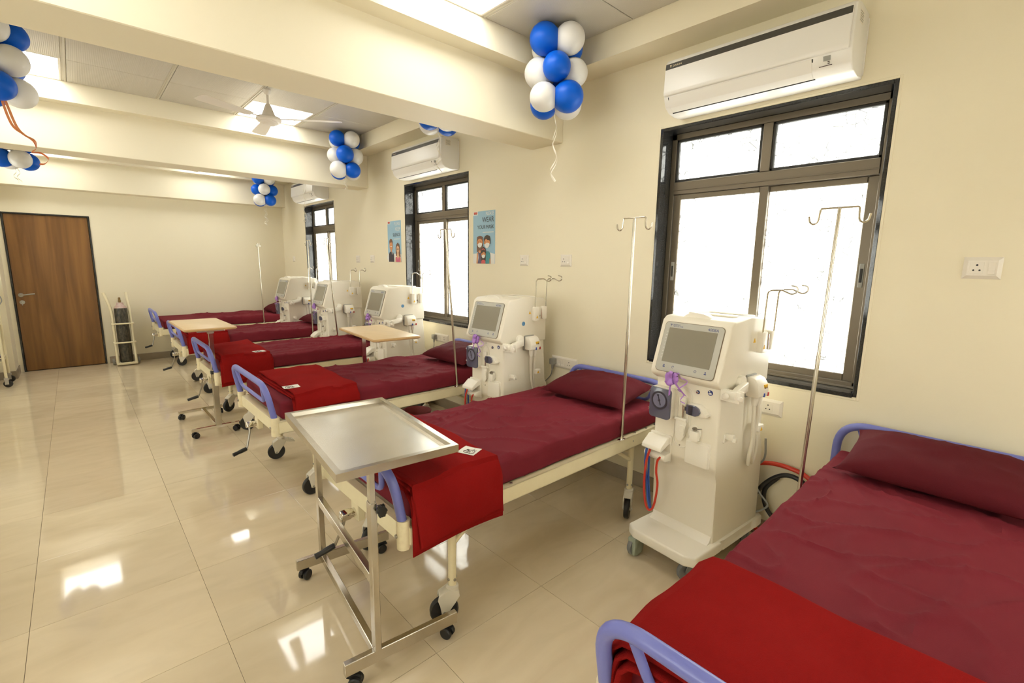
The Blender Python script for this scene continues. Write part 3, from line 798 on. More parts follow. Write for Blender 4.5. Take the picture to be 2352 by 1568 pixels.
# ---- folded red fleece blankets draped over the bed foot
def drape(path, x0, x1, t, wob, ns=46, nx=26):
    """thick soft sheet along path [(y,z)], spanning x0..x1; wob(u,s)->(dx,dz/normal) offsets. returns mesh builder and surface function"""
    P = rpath([(0, y, z) for y, z in path], 0.055, 6)
    L = [0]
    for a, c in zip(P, P[1:]): L.append(L[-1] + (c - a).length)
    tot = L[-1]
    def at(s):
        d = s * tot; i = 0
        while i < len(P) - 2 and L[i + 1] < d: i += 1
        f = (d - L[i]) / max(1e-9, L[i + 1] - L[i]); p = P[i].lerp(P[i + 1], f)
        i0, i1 = max(0, i - 1), min(len(P) - 1, i + 2); tg = (P[i1] - P[i0]).normalized()
        return p, Vector((0, tg.z, -tg.y)) * -1
    def surf(u, s, h):
        p, n = at(min(1.0, s * (0.985 + 0.015 * math.sin(2.6 * u + path[0][0] * 9))))
        if n.z < 0 and abs(n.y) < 0.5: n = -n
        dx, dn = wob(u, s)
        return Vector((x0 + (x1 - x0) * u + dx, p.y, p.z)) + n * (h + dn)
    def th(u, s):
        du = min(u, 1 - u) * (x1 - x0); ds = min(s, 1 - s) * tot; d = max(0.0, min(du, ds)); r = t * 0.55
        return t * (1.0 if d >= r else math.sqrt(max(0.02, 1 - (1 - d / r) ** 2)))
    b = B()
    def cl(i, n): return 0.5 - 0.5 * math.cos(PI * i) if n else i
    f = lambda a: a + 0.0
    def uu(a):   # denser near edges
        return 0.5 - 0.5 * math.cos(PI * a) * (0.75 + 0.25 * abs(math.cos(PI * a)))
    top = b.quadgrid(ns, nx, lambda a, c: surf(uu(c), uu(a), t / 2 + th(uu(c), uu(a)) / 2))
    bot = b.quadgrid(ns, nx, lambda a, c: surf(uu(c), uu(a), t / 2 - th(uu(c), uu(a)) / 2))
    for i in range(ns):
        b.bm.faces.new((top[i][0], top[i + 1][0], bot[i + 1][0], bot[i][0])); b.bm.faces.new((top[i][nx], bot[i][nx], bot[i + 1][nx], top[i + 1][nx]))
    for j in range(nx):
        b.bm.faces.new((top[0][j], bot[0][j], bot[0][j + 1], top[0][j + 1])); b.bm.faces.new((top[ns][j], top[ns][j + 1], bot[ns][j + 1], bot[ns][j]))
    return b, surf, tot

def blanket(label, yc, sgn, x0, x1, hang, seed, lab_u, lab_s, extra=0.03, skew=0.0, lab_rot=0.0, farend=0.36, top=None):
    """sgn -1: hangs over the near (-Y) side; +1: over the far side"""
    t = thing('blanket', label, 'blanket', ((x0 + x1) / 2, yc, MZ1), 0, 'folded red fleece blankets')
    xm = (x1 - x0) / 2; zt = 0.0
    ey = HALF_W + 0.004
    def path(off, down, fe):
        z = zt + off
        p = [(-sgn * fe, z)] + [(sgn * (ey + off - 0.005), z), (sgn * (ey + off + 0.008), hang - MZ1 - down)]
        return p
    def wobf(ph, amp):
        def w(u, s):
            f = noise.noise(Vector((u * 1.9 + seed * 3, s * 3.2 + ph, seed))) * amp + 0.3 * amp * noise.noise(Vector((u * 5 + seed, s * 7, seed + ph)))
            f += 0.35 * amp * math.sin(u * 9 + ph + s * 3) * max(0, s - 0.45)
            dx = 0.012 * noise.noise(Vector((s * 3 + ph, u, seed + 4))) + skew * max(0, s - 0.55)
            return dx, max(f, -amp * 0.5) + amp * 0.5
        return w
    lay = [(0.003, extra, farend), (0.0175, extra * 0.35, farend - 0.015), (0.032, 0.0, farend - 0.03)]
    sf = None
    for k, (off, dn, fe) in enumerate(lay):
        b_, s_, tot = drape(path(off, dn, fe), -xm + 0.006 * k, xm - 0.008 * k, 0.0145, wobf(k * 0.7, 0.017 if k == 2 else 0.002))
        o = obj('fold_layer', b_, m_red, t, 60)
        if k == 2: sf = s_
    # stitched hem lines on the top layer
    tb = B()
    for s0 in (0.955,):
        tb.tube([sf(0.03 + 0.94 * i / 30, s0, 0.0147) for i in range(31)], 0.0012, 5)
    tb.tube([sf(0.06, 0.45 + 0.54 * i / 30, 0.0147) for i in range(31)], 0.0012, 5)
    obj('hem_stitching', tb, m_redhem, t)
    # woven brand label with line logo
    ca, sa = math.cos(lab_rot), math.sin(lab_rot)
    lw, lh = 0.052, 0.040
    W2 = 2 * xm
    def lp(a, c, h):      # label coords (metres) -> surface
        a2, c2 = a * ca - c * sa, a * sa + c * ca
        return sf(lab_u + a2 / W2, lab_s + c2 / tot, 0.0150 + h)
    tb = B(); tb.quadgrid(10, 8, lambda i, j: lp((-1 + 2 * i) * lw, (-1 + 2 * j) * lh, 0.0012)); lb = obj('woven_label', tb, m_patch, t)
    f = sgn
    def q(a, c): return lp(-a * f if f > 0 else a, c if f > 0 else -c, 0.0022)
    tb = B()
    crown = [(0.014, 0.006), (0.020, 0.012), (0.016, 0.018), (0.022, 0.026), (0.012, 0.030)]
    tb.tube(spline([q(-0.034, -0.006), q(-0.036, 0.010), q(-0.026, 0.019), q(-0.015, 0.014), q(-0.017, 0.004), q(-0.010, -0.004), q(-0.014, -0.010), q(-0.028, -0.010)], 6), 0.0011, 5)
    tb.tube([q(-0.034, -0.004), q(-0.038, -0.020), q(-0.020, -0.030), q(0.016, -0.020), q(0.006, -0.006)], 0.0011, 5)
    tb.tube(spline([q(0.006, -0.006), q(0.005, 0.002), q(0.011, 0.008), q(0.006, 0.015), q(-0.001, 0.012), q(0.000, 0.004), q(-0.006, 0.000), q(-0.011, 0.005)], 6), 0.0011, 5)
    obj('label_logo', tb, m_ink, lb)
    tb = B()
    for (a0, a1, c) in ((-0.014, -0.004, -0.018), (-0.002, 0.010, -0.015), (0.018, 0.038, -0.012), (-0.012, 0.020, -0.027)):
        ribbon(tb, [q(a0 + (a1 - a0) * i / 4, c) for i in range(5)], 0.0028, (q(0, 0.01) - q(0, 0)))
    obj('label_print', tb, m_inkgrey, lb, 0)
    return t
blanket('folded red fleece blanket hanging over the bed farthest from the end wall', BEDC[0] - 0.075, 1, -1.985, -1.50, 0.40, 1.0, 0.5, 0.1, lab_rot=0.2)
blanket('folded red fleece blanket with white label beneath the steel tray table', BEDC[1], -1, -1.955, -1.500, 0.455, 2.0, 0.83, 0.66, extra=0.045, skew=0.02, lab_rot=-0.5)
blanket('folded red fleece blanket laid short of the foot hoop, label at its corner', BEDC[2], -1, -1.865, -1.425, 0.585, 3.0, 0.075, 0.70, extra=0.004, lab_rot=0.15)
blanket('folded red fleece blanket draped on the third bed from the end wall', BEDC[3], -1, -1.945, -1.525, 0.470, 4.0, 0.80, 0.72, extra=0.04, lab_rot=-0.1)
blanket('folded red fleece blanket draped on the second bed from the end wall', BEDC[4], -1, -1.935, -1.525, 0.500, 5.0, 0.80, 0.74, extra=0.03, lab_rot=-0.1)

# ---- IV poles clamped in the rails
def make_iv():
    t = thing('iv_pole', '', 'IV pole')
    tb = B(); tb.box(-0.024, 0.024, -0.013, 0.013, 0.0, 0.004, 0.001, 1); tb.cyl((0, 0, 0.003), (0, 0, 0.02), 0.011, seg=12); obj('base_plate', tb, m_chrome, t)
    tb = B(); tb.cyl((0, 0, 0.003), (0, 0, 0.62), 0.0085, seg=12); tb.cyl((0, 0, 0.62), (0, 0, 1.235), 0.0072, seg=12); obj('pole', tb, m_steel, t)
    tb = B(); z = 1.235
    def hook(s): return rpath([(0, s * 0.02, z), (0, s * 0.068, z), (0, s * 0.072, z - 0.055), (0, s * 0.088, z - 0.066), (0, s * 0.104, z - 0.055), (0, s * 0.108, z - 0.030)], [0, 0.008, 0.012, 0.012, 0.012, 0], 5)
    tb.tube([p for p in reversed(hook(-1))] + hook(1), 0.0042, 8)
    obj('hanger_hooks', tb, m_steel, t)
    return t
iv0 = make_iv()
IVS = [(-0.535, BEDC[0] + HALF_W - 0.006, 0.075, 0.0, 'bent steel drip pole on the bed farthest from the end wall'),
       (-0.575, BEDC[1] - HALF_W + 0.006, 0.008, 0.0, 'upright steel drip pole on the bed under the steel tray table'),
       (-0.600, BEDC[2] - HALF_W + 0.006, -0.080, 0.0, 'leaning steel drip pole on the bed whose blanket lies short of its foot'),
       (-0.560, BEDC[3] + HALF_W - 0.006, -0.070, 0.0, 'leaning steel drip pole between the third and second bed from the end wall'),
       (-0.570, BEDC[4] - HALF_W + 0.006, 0.0, 0.0, 'upright steel drip pole on the near rail of the second bed from the end wall'),
       (-0.640, BEDC[5] - HALF_W + 0.006, -0.01, 0.0, 'steel drip pole on the bed along the end wall')]
for k, (x, y, lx, rz, lb) in enumerate(IVS):
    o = iv0 if k == 0 else copy_tree(iv0)
    o.location = (x, y, 0.5505); o.rotation_euler = (0, lx, rz); tag(o, lb, 'IV pole', 'steel drip poles')

# ================================================================== DIALYSIS MACHINES  (front faces -X, side with the hoses faces -Y)
def machine_castor(parent, x, y, ang, wrap=False):
    c, s = math.cos(ang), math.sin(ang)
    def L(u, v, z): return Vector((u * c - v * s, u * s + v * c, z))
    tb = B()
    tb.cyl((0, 0, 0.085), (0, 0, 0.115), 0.022, seg=14)
    for sv in (-1, 1): tb.prism([(-0.022, 0.100), (0.024, 0.104), (0.045, 0.062), (0.040, 0.040), (0.020, 0.040), (-0.010, 0.078)], lambda u, v, w: L(u, w, v), sv * 0.014, sv * 0.020, 0.002, 1)
    tb.prism([(-0.022, 0.100), (0.024, 0.104), (0.036, 0.098), (-0.02, 0.092)], lambda u, v, w: L(u, w, v), -0.018, 0.018, 0.002, 1)
    ca = obj('castor', tb, m_castorgrey, parent, loc=(x, y, 0))
    tb = B(); tb.lathe([(0, -0.010), (0.030, -0.010), (0.034, -0.012), (0.047, -0.012), (0.050, -0.006), (0.050, 0.006), (0.047, 0.012), (0.034, 0.012), (0.030, 0.010), (0, 0.010)], L(0.028, 0, 0.050), L(0, 1, 0), 26)
    obj('wheel', tb, m_castorgrey, ca, 30)
    if wrap:
        tb = B(); rgrid_box(tb, 0.042, 0.026, 0.050, 0.012, 8, 6, 8, lambda p, n: n * 0.006 * noise.noise(p * 40), L(0.02, 0, 0.057)); obj('protective_wrap', tb, m_tape, ca, 30)
    return ca

def make_machine(variant):
    t = thing('dialysis_machine', '', 'dialysis machine')
    XZ = lambda u, v, w: Vector((u, w, v))
    W = 0.178
    # cabinet
    tb = B()
    tb.prism([(-0.150, 0.14), (-0.153, 0.22), (-0.150, 0.49), (-0.166, 0.535), (-0.188, 0.560), (-0.190, 0.97), (0.245, 0.97), (0.245, 0.64), (0.268, 0.60), (0.305, 0.56), (0.315, 0.14)], XZ, -W, W, 0.013, 3)
    obj('cabinet', tb, m_machine, t, 50)
    # chin fillet and head housing
    tb = B()
    tb.prism([(-0.185, 0.958), (-0.232, 0.985), (-0.238, 1.005), (-0.158, 1.262), (-0.130, 1.282), (0.02, 1.292), (0.225, 1.280), (0.250, 1.255), (0.250, 0.955)], XZ, -W - 0.010, W + 0.010, 0.020, 4)
    head = obj('head_housing', tb, m_machine, t, 50)
    # base plate
    tb = B()
    def base_poly():
        return [(-0.345, 0.165), (-0.330, 0.190), (-0.05, 0.195), (0.29, 0.180), (0.345, 0.165), (0.345, -0.165), (0.29, -0.18), (-0.05, -0.195), (-0.330, -0.190), (-0.345, -0.165)]
    tb.prism([(-0.355, 0.150), (-0.325, 0.200), (-0.10, 0.200), (-0.06, 0.185), (0.25, 0.182), (0.27, 0.200), (0.345, 0.195), (0.365, 0.170), (0.365, -0.170), (0.345, -0.195), (0.27, -0.200), (0.25, -0.182), (-0.06, -0.185), (-0.10, -0.200), (-0.325, -0.200), (-0.355, -0.150)],
             lambda u, v, w: Vector((u, v, w)), 0.105, 0.160, 0.010, 3)
    tb.prism([(-0.20, 0.155), (-0.165, 0.168), (-0.150, 0.20), (-0.14, 0.155)], XZ, -0.17, 0.17)
    obj('base', tb, m_machine2, t, 50)
    for k, (x, y, a) in enumerate(((-0.300, 0.150, PI * 0.97), (-0.270, -0.150, -0.5 + PI), (0.290, 0.150, 2.6), (0.24, -0.158, 3.5))):
        machine_castor(t, x, y, a, wrap=(variant == 0 and k == 0))
    tb = B(); tb.tube([(-0.31, 0.02, 0.098), (-0.30, -0.06, 0.100)], 0.010, 8, flat=0.5); obj('brake_lever', tb, m_tape, t)
    # --- screen panel on the tilted face
    o0 = Vector((-0.199, 0, 1.130)); ex = Vector((0, -1, 0)); ez = Vector((0.080, 0, 0.257)).normalized(); en = ex.cross(ez)
    if en.x > 0: en = -en
    o0 = o0 + en * 0.001
    S = lambda u, v, w: o0 + ex * u + ez * v + en * w
    tb = B(); tb.prism(rrect(0.1605, 0.1295, 0.020), S, -0.004, 0.0022, 0); obj('panel_seam', tb, m_line, head, 0)
    tb = B(); tb.prism(rrect(0.158, 0.127, 0.018), S, -0.004, 0.004, 0.0015, 2); bz = obj('screen_surround', tb, m_bezel, t)
    tb = B(); tb.prism([(-0.131, -0.079), (0.129, -0.079), (0.129, 0.098), (-0.131, 0.098)], S, 0.002, 0.0048); obj('screen', tb, m_screen, bz, 0)
    tb = B(); text_b(tb, '4008A', 0.021, lambda u, v, w: S(0.076 + u, 0.103 + v, 0.0046)); text_b(tb, 'FRESENIUS', 0.0085, lambda u, v, w: S(-0.115 + u, 0.112 + v, 0.0046)); text_b(tb, 'MEDICAL CARE', 0.0085, lambda u, v, w: S(-0.115 + u, 0.104 + v, 0.0046))
    for k in range(3): tb.prism([(-0.132 + 0.003 * k, 0.1165 - k * 0.005), (-0.119 - 0.003 * k, 0.1165 - k * 0.005), (-0.121 - 0.003 * k, 0.1135 - k * 0.005), (-0.130 + 0.003 * k, 0.1135 - k * 0.005)], S, 0.003, 0.0046)
    for ux, kind in ((-0.112, 0), (-0.060, 1), (0.062, 1), (0.114, 0)):
        if kind: tb.tube([S(ux + 0.006 * math.cos(a), -0.100 + 0.006 * math.sin(a), 0.0044) for a in [k * PI / 6 for k in range(10 if ux < 0 else 12)]], 0.0009, 5)
        else:
            tb.prism(circ(0.0035, 10, ux, -0.096), S, 0.003, 0.0046); tb.prism(rrect(0.006, 0.0025, 0.002, 3, ux, -0.104), S, 0.003, 0.0046)
    obj('panel_print', tb, m_blueprint, bz, 0)
    tb = B()
    for k in range(9): tb.box(-0.0035, 0.0035, -0.0012, 0.0012, 0, 0.001, 0, 1, Matrix((( -en.x * 0 + ex.x, ez.x, en.x, S(-0.138, -0.06 + k * 0.017, 0.004).x), (ex.y, ez.y, en.y, S(-0.138, -0.06 + k * 0.017, 0.004).y), (ex.z, ez.z, en.z, S(-0.138, -0.06 + k * 0.017, 0.004).z), (0, 0, 0, 1))))
    obj('key_marks', tb, m_white, bz, 0)
    # --- top lamp and tray rim
    tb = B(); g = tb.prism([(0.075 * math.cos(a), 0.030 * math.sin(a)) for a in [PI * k / 14 for k in range(15)]], lambda u, v, w: Vector((-0.125 + w, u + 0.015, 1.276 + v)), 0.0, 0.045, 0.006, 2); obj('status_lamp', tb, m_machine2, t)
    tb = B(); tb.tube(rpath([(-0.02, -0.12, 1.293), (-0.02, 0.13, 1.293), (0.20, 0.13, 1.286), (0.20, -0.12, 1.286)], 0.02, 4, closed=True), 0.005, 6, closed=True); obj('top_tray_rim', tb, m_machine2, t)
    # --- front fittings; F(u right, v up, w out)
    xf = -0.190
    F = lambda u, v, w: Vector((xf - w, -u, v))
    # blood pump (left)
    tb = B(); tb.prism(rrect(0.062, 0.080, 0.014, 5, -0.118, 0.838), F, -0.004, 0.034, 0.006, 2); pump = obj('blood_pump', tb, m_machine2, t)
    tb = B(); tb.prism(rrect(0.060, 0.079, 0.014, 5, -0.120, 0.836), F, 0.034, 0.048, 0.004, 2); obj('pump_cover', tb, m_smoke, pump)
    tb = B()
    for a0 in range(40):
        pass
    tb.tube([F(-0.122 + 0.044 * math.cos(a), 0.850 + 0.044 * math.sin(a), 0.0480) for a in [2 * PI * k / 32 for k in range(32)]], 0.0058, 6, closed=True, flat=0.25); obj('pump_raceway', tb, m_smokedk, pump)
    tb = B(); tb.prism(circ(0.037, 28, -0.122, 0.850), F, 0.047, 0.0505, 0.001, 1); obj('pump_rotor', tb, m_smoke2, pump)
    tb = B(); tb.prism([(-0.131, 0.876), (-0.127, 0.877), (-0.110, 0.828), (-0.114, 0.826)], F, 0.049, 0.0525); tb.prism(circ(0.006, 10, -0.121, 0.851), F, 0.049, 0.0535); tb.prism(circ(0.005, 10, -0.129, 0.877), F, 0.049, 0.0535); obj('rotor_crank', tb, m_smokedk, pump, 0)
    tb = B()
    for v in (0.797, 0.890): tb.box(xf - 0.052, xf - 0.036, 0.178, 0.183, v - 0.006, v + 0.006, 0.001, 1)
    obj('cover_hinges', tb, m_chrome, pump, 0)
    # heparin pump track
    def stad(w, v0, v1, n=9):
        return [( -0.012 + w * math.cos(a), v1 + w * math.sin(a)) for a in [PI * k / n for k in range(n + 1)]] + [(-0.012 + w * math.cos(a), v0 + w * math.sin(a)) for a in [PI + PI * k / n for k in range(n + 1)]]
    tb = B(); tb.tube([F(u, v, 0.001) for u, v in stad(0.043, 0.665, 0.900)], 0.0025, 6, closed=True); tb.tube([F(u, v, 0.001) for u, v in stad(0.030, 0.72, 0.900)], 0.0022, 6, closed=True); trk = obj('syringe_track', tb, m_machine2, t)
    tb = B(); tb.prism(rrect(0.018, 0.019, 0.003, 3, -0.010, 0.868), F, 0.0, 0.016, 0.002, 1); tb.box(xf - 0.020, xf - 0.006, -0.010, 0.002, 0.846, 0.890, 0.002, 1); tb.box(xf - 0.020, xf - 0.006, 0.018, 0.026, 0.846, 0.888, 0.002, 1); obj('syringe_clip', tb, m_machine2, trk)
    tb = B(); tb.cyl(F(-0.004, 0.775, 0.012), F(-0.004, 0.850, 0.012), 0.0055, seg=10); obj('guide_pin', tb, m_chrome, trk)
    tb = B(); tb.prism([(-0.040, 0.778), (0.018, 0.778), (0.022, 0.770), (0.016, 0.760), (0.014, 0.690), (0.000, 0.662), (-0.020, 0.658), (-0.034, 0.672), (-0.040, 0.700)], F, 0.0, 0.018, 0.005, 2); tb.box(xf - 0.026, xf - 0.012, -0.022, 0.044, 0.768, 0.780, 0.003, 2); tb.prism(rrect(0.013, 0.018, 0.005, 3, -0.002, 0.725), F, 0.016, 0.021, 0.002, 1); obj('syringe_driver', tb, m_machine2, trk)
    # level detector with smoky door (right)
    tb = B(); tb.prism([(0.030, 0.868), (0.085, 0.872), (0.112, 0.858), (0.122, 0.838), (0.135, 0.836), (0.135, 0.820), (0.092, 0.812), (0.032, 0.818)], F, -0.004, 0.036, 0.005, 2); ld = obj('clamp_housing', tb, m_machine2, t)
    tb = B(); tb.prism([(0.030, 0.866), (0.078, 0.868), (0.098, 0.858), (0.106, 0.840), (0.098, 0.824), (0.078, 0.815), (0.030, 0.818)], F, 0.036, 0.046, 0.003, 1); obj('clamp_door', tb, m_smoke, ld)
    tb = B(); tb.box(xf - 0.051, xf - 0.045, -0.066, -0.044, 0.818, 0.866, 0.002, 1); obj('clamp_window', tb, m_smokedk, ld, 0)
    tb = B(); tb.box(xf - 0.044, xf - 0.034, -0.030, -0.022, 0.832, 0.852, 0.001, 1); obj('clamp_hinge', tb, m_smokedk, ld, 0)
    # sensor knob with metal lever
    tb = B(); tb.lathe([(0.036, 0), (0.036, 0.006), (0.030, 0.012), (0, 0.012)], F(0.062, 0.722, 0), (-1, 0, 0), 22); tb.prism(rrect(0.022, 0.024, 0.006, 3, 0.072, 0.710), F, 0.008, 0.030, 0.004, 2); kb = obj('sensor_knob', tb, m_machine2, t)
    tb = B(); tb.lathe([(0, 0), (0.011, 0.001), (0.012, 0.012), (0, 0.014)], F(0.070, 0.738, 0.016), (-0.4, 0, 1), 12); tb.tube([F(0.074, 0.745, 0.024), F(0.110, 0.757, 0.026)], 0.0028, 6); obj('sensor_lever', tb, m_bolt, kb)
    # small round connectors and sticker
    for u, v, mcol in ((-0.115, 0.940, m_redtab), (0.062, 0.928, m_blueprint)):
        tb = B(); tb.tube([F(u + 0.0075 * math.cos(a), v + 0.0075 * math.sin(a), 0.002) for a in [2 * PI * k / 14 for k in range(14)]], 0.0022, 6, closed=True); rg = obj('port_ring', tb, mcol, t)
        tb = B(); tb.cyl(F(u, v, -0.002), F(u, v, 0.010), 0.0055, seg=12, bev=0.001); obj('port_plug', tb, m_chrome, rg)
    tb = B(); tb.prism(circ(0.013, 20, 0.125, 0.938), F, -0.001, 0.0015); st = obj('instruction_sticker', tb, m_blueprint, t, 0)
    tb = B(); tb.prism(circ(0.0035, 10, 0.121, 0.944), F, 0.001, 0.0022); tb.prism([(0.116, 0.938), (0.121, 0.936), (0.126, 0.940), (0.133, 0.936), (0.132, 0.931), (0.125, 0.930), (0.117, 0.931)], F, 0.001, 0.0022); obj('sticker_figure', tb, m_white, st, 0)
    for u, v in ((-0.010, 0.952), (-0.018, 0.630)):
        tb = B(); tb.cyl(F(u, v, -0.002), F(u, v, 0.002), 0.003, seg=8); obj('panel_screw', tb, m_line, t)
    # hose holder flap, lower left
    tb = B(); tb.prism([(0, 0.655), (0.030, 0.655), (0.085, 0.612), (0.088, 0.592), (0.080, 0.588), (0.030, 0.620), (0.010, 0.622), (0, 0.622)], lambda u, v, w: Vector((xf - u, w, v)), 0.068, 0.186, 0.005, 2); fl = obj('hose_flap', tb, m_machine2, t)
    tb = B(); tb.prism(rrect(0.064, 0.074, 0.008, 3, -0.126, 0.590), F, -0.004, 0.008, 0.003, 1); obj('flap_backing', tb, m_machine2, fl)
    tb = B(); tb.prism([(0, 0.575), (0.055, 0.568), (0.062, 0.550), (0.050, 0.530), (0, 0.525)], lambda u, v, w: Vector((xf - u, w, v)), 0.062, 0.190, 0.006, 2); obj('flap_cup', tb, m_machine2, fl)
    # access panel lower right
    tb = B(); tb.prism(rrect(0.066, 0.064, 0.007, 3, 0.085, 0.620), F, -0.004, 0.004, 0.002, 1); ap = obj('access_panel', tb, m_machine2, t)
    tb = B(); tb.prism(rrect(0.061, 0.058, 0.006, 3, 0.083, 0.614), F, 0.002, 0.010, 0.003, 2); obj('access_lid', tb, m_machine2, ap)
    # concentrate hoses
    if variant == 0: low = 0.245
    else: low = 0.42
    tb = B(); tb.tube(spline([F(-0.135, 0.595, 0.075), F(-0.150, 0.52, 0.085), F(-0.163, 0.38, 0.075), F(-0.150, low + 0.03, 0.070), F(-0.125, low, 0.068), F(-0.100, low + 0.04, 0.066), F(-0.088, 0.40, 0.064), F(-0.102, 0.47, 0.062), F(-0.098, 0.53, 0.064), F(-0.085, 0.556, 0.056)], 8), 0.0062, 8); obj('red_hose', tb, m_redhose, t)
    tb = B(); tb.tube(spline([F(-0.160, 0.590, 0.075), F(-0.168, 0.50, 0.070), F(-0.158, 0.40, 0.062), F(-0.140, 0.30 if variant == 0 else 0.44, 0.064), F(-0.124, low + 0.01, 0.062), F(-0.140, 0.30 if variant == 0 else 0.44, 0.050), F(-0.158, 0.42, 0.048), F(-0.160, 0.545, 0.050)], 8), 0.0060, 8); obj('blue_hose', tb, m_bluehose, t)
    # --- side fittings on -Y; G(u toward rear +x, v up, w out -y)
    yf = -W
    G = lambda u, v, w: Vector((u, yf - w, v))
    tb = B(); tb.cyl(G(-0.045, 0.985, -0.005), G(-0.045, 0.985, 0.030), 0.034, seg=22, bev=0.004)
    tb.prism([(0.0, -0.022), (0.10, -0.020), (0.165, -0.018), (0.165, 0.018), (0.10, 0.022), (0.0, 0.026)], lambda u, v, w: G(-0.03 - u, 0.965 + v - 0.12 * u, 0.02 + w + u * 0.12), 0.0, 0.030, 0.006, 2)
    arm = obj('holder_arm', tb, m_machine2, t)
    tb = B()
    tb.prism(rrect(0.040, 0.026, 0.004, 3), lambda u, v, w: G(-0.195 + w + 0.3 * u, 0.944 + v - 0.1 * u, 0.045 + u), 0.0, 0.012, 0.003, 2)
    tb.prism(rrect(0.040, 0.026, 0.004, 3), lambda u, v, w: G(-0.172 + w + 0.55 * u, 0.944 + v - 0.1 * u, 0.045 + u), 0.0, 0.010, 0.003, 2)
    tb.cyl(G(-0.200, 0.944, 0.030), G(-0.214, 0.944, 0.026), 0.017, 0.013, seg=16, bev=0.003); tb.cyl(G(-0.170, 0.938, 0.075), G(-0.182, 0.937, 0.092), 0.014, 0.011, seg=16, bev=0.003)
    obj('dialyser_clamp', tb, m_machine2, t)
    # shunt cover with labels and hoses
    tb = B(); tb.prism(rrect(0.054, 0.056, 0.012, 4, 0.060, 0.955), G, -0.004, 0.018, 0.004, 2); sh = obj('shunt_back', tb, m_grey, t)
    prof = [(0.012, 0.012)] + [(0.012 + 0.062 * math.sin(a), 0.905 + 0.100 * math.cos(a)) for a in []]
    tb = B(); tb.prism([(0.014, 0.907), (0.014, 1.003), (0.035, 1.006), (0.058, 0.997), (0.074, 0.975), (0.082, 0.945), (0.083, 0.912), (0.074, 0.905)], lambda u, v, w: G(w, v, u), 0.012, 0.112, 0.009, 3); sc_ = obj('shunt_cover', tb, m_machine2, t)
    tb = B(); tb.box(0.065, 0.100, yf - 0.0805, yf - 0.070, 0.945, 0.968, 0.001, 1, Matrix.Translation((0, 0, 0))); obj('warning_strip', tb, m_yellow, sc_, 0)
    tb = B()
    for u in (0.074, 0.091): tb.prism([(u - 0.006, 0.948), (u + 0.006, 0.948), (u, 0.960)], G, 0.080, 0.0815)
    obj('warning_symbols', tb, m_ink, sc_, 0)
    tb = B(); tb.box(0.060, 0.070, yf - 0.086, yf - 0.072, 0.908, 0.927, 0.001, 1); obj('blue_tab', tb, m_bluetab, sc_, 0)
    tb = B(); tb.box(0.100, 0.112, yf - 0.086, yf - 0.072, 0.908, 0.927, 0.001, 1); obj('red_tab', tb, m_redtab, sc_, 0)
    for k, u in enumerate((0.048, 0.084)):
        tb = B(); tb.lathe([(0.016, 0), (0.017, -0.02), (0.013, -0.045), (0.010, -0.050), (0, -0.050)], G(u, 0.906, 0.048), (0, 0, 1), 14); cn = obj('hose_connector', tb, m_machine2, t)
        if variant == 0:
            pth = [G(u, 0.86, 0.048), G(u + 0.005, 0.78, 0.050), G(u + 0.02 - 0.03 * k, 0.68, 0.046), G(u + 0.015 - 0.01 * k, 0.58, 0.040), G(u + 0.04, 0.535, 0.030), G(u + 0.09, 0.58, 0.020), G(u + 0.12, 0.66, 0.006)]
        else:
            pth = [G(u, 0.86, 0.048), G(u + 0.003, 0.78, 0.044), G(u + 0.02 - 0.012 * k, 0.68, 0.036), G(u + 0.06 - 0.03 * k, 0.58, 0.028), G(u + 0.13 - 0.03 * k, 0.48, 0.020), G(u + 0.17, 0.40, 0.004)]
        tb = B(); tb.tube(spline(pth, 8), 0.0095, 10); obj('white_hose', tb, m_whitehose, cn)
    tb = B(); tb.box(0.088, 0.140, yf - 0.066, yf - 0.030, 0.715, 0.752, 0.006, 2); fs = obj('flow_sensor', tb, m_machine2, t)
    tb = B(); tb.prism([(0.100, 0.722), (0.122, 0.722), (0.111, 0.741)], G, 0.064, 0.0675); obj('warning_triangle', tb, m_yellow, fs, 0)
    # clip on the side
    tb = B(); tb.box(-0.135, -0.100, yf - 0.008, yf + 0.002, 0.690, 0.735, 0.003, 1); tb.box(-0.130, -0.105, yf - 0.045, yf - 0.006, 0.712, 0.737, 0.003, 2); tb.box(-0.128, -0.122, yf - 0.058, yf - 0.040, 0.705, 0.725, 0.002, 1); tb.box(-0.112, -0.106, yf - 0.058, yf - 0.040, 0.705, 0.725, 0.002, 1); obj('tube_clip', tb, m_machine2, t)
    # infusion hanger bracket and rods
    tb = B(); tb.prism(rrect(0.026, 0.052, 0.008, 3, 0.118, 1.168), G, -0.012, 0.036, 0.004, 2); tb.prism(rrect(0.022, 0.048, 0.008, 3, 0.205, 1.172), G, -0.012, 0.036, 0.004, 2); tb.box(0.118, 0.205, yf - 0.016, yf + 0.006, 1.125, 1.215, 0.002, 1); br = obj('hanger_bracket', tb, m_machine2, t)
    tb = B(); tb.tube(rpath([(0.168, yf - 0.03, 1.205), (0.175, yf - 0.03, 1.128), (0.205, yf - 0.03, 1.128)], 0.01, 4), 0.003, 6); tb.cyl(G(0.160, 1.150, 0.0), G(0.160, 1.150, 0.024), 0.008, seg=10); obj('bracket_spring', tb, m_chrome, br)
    tb = B()
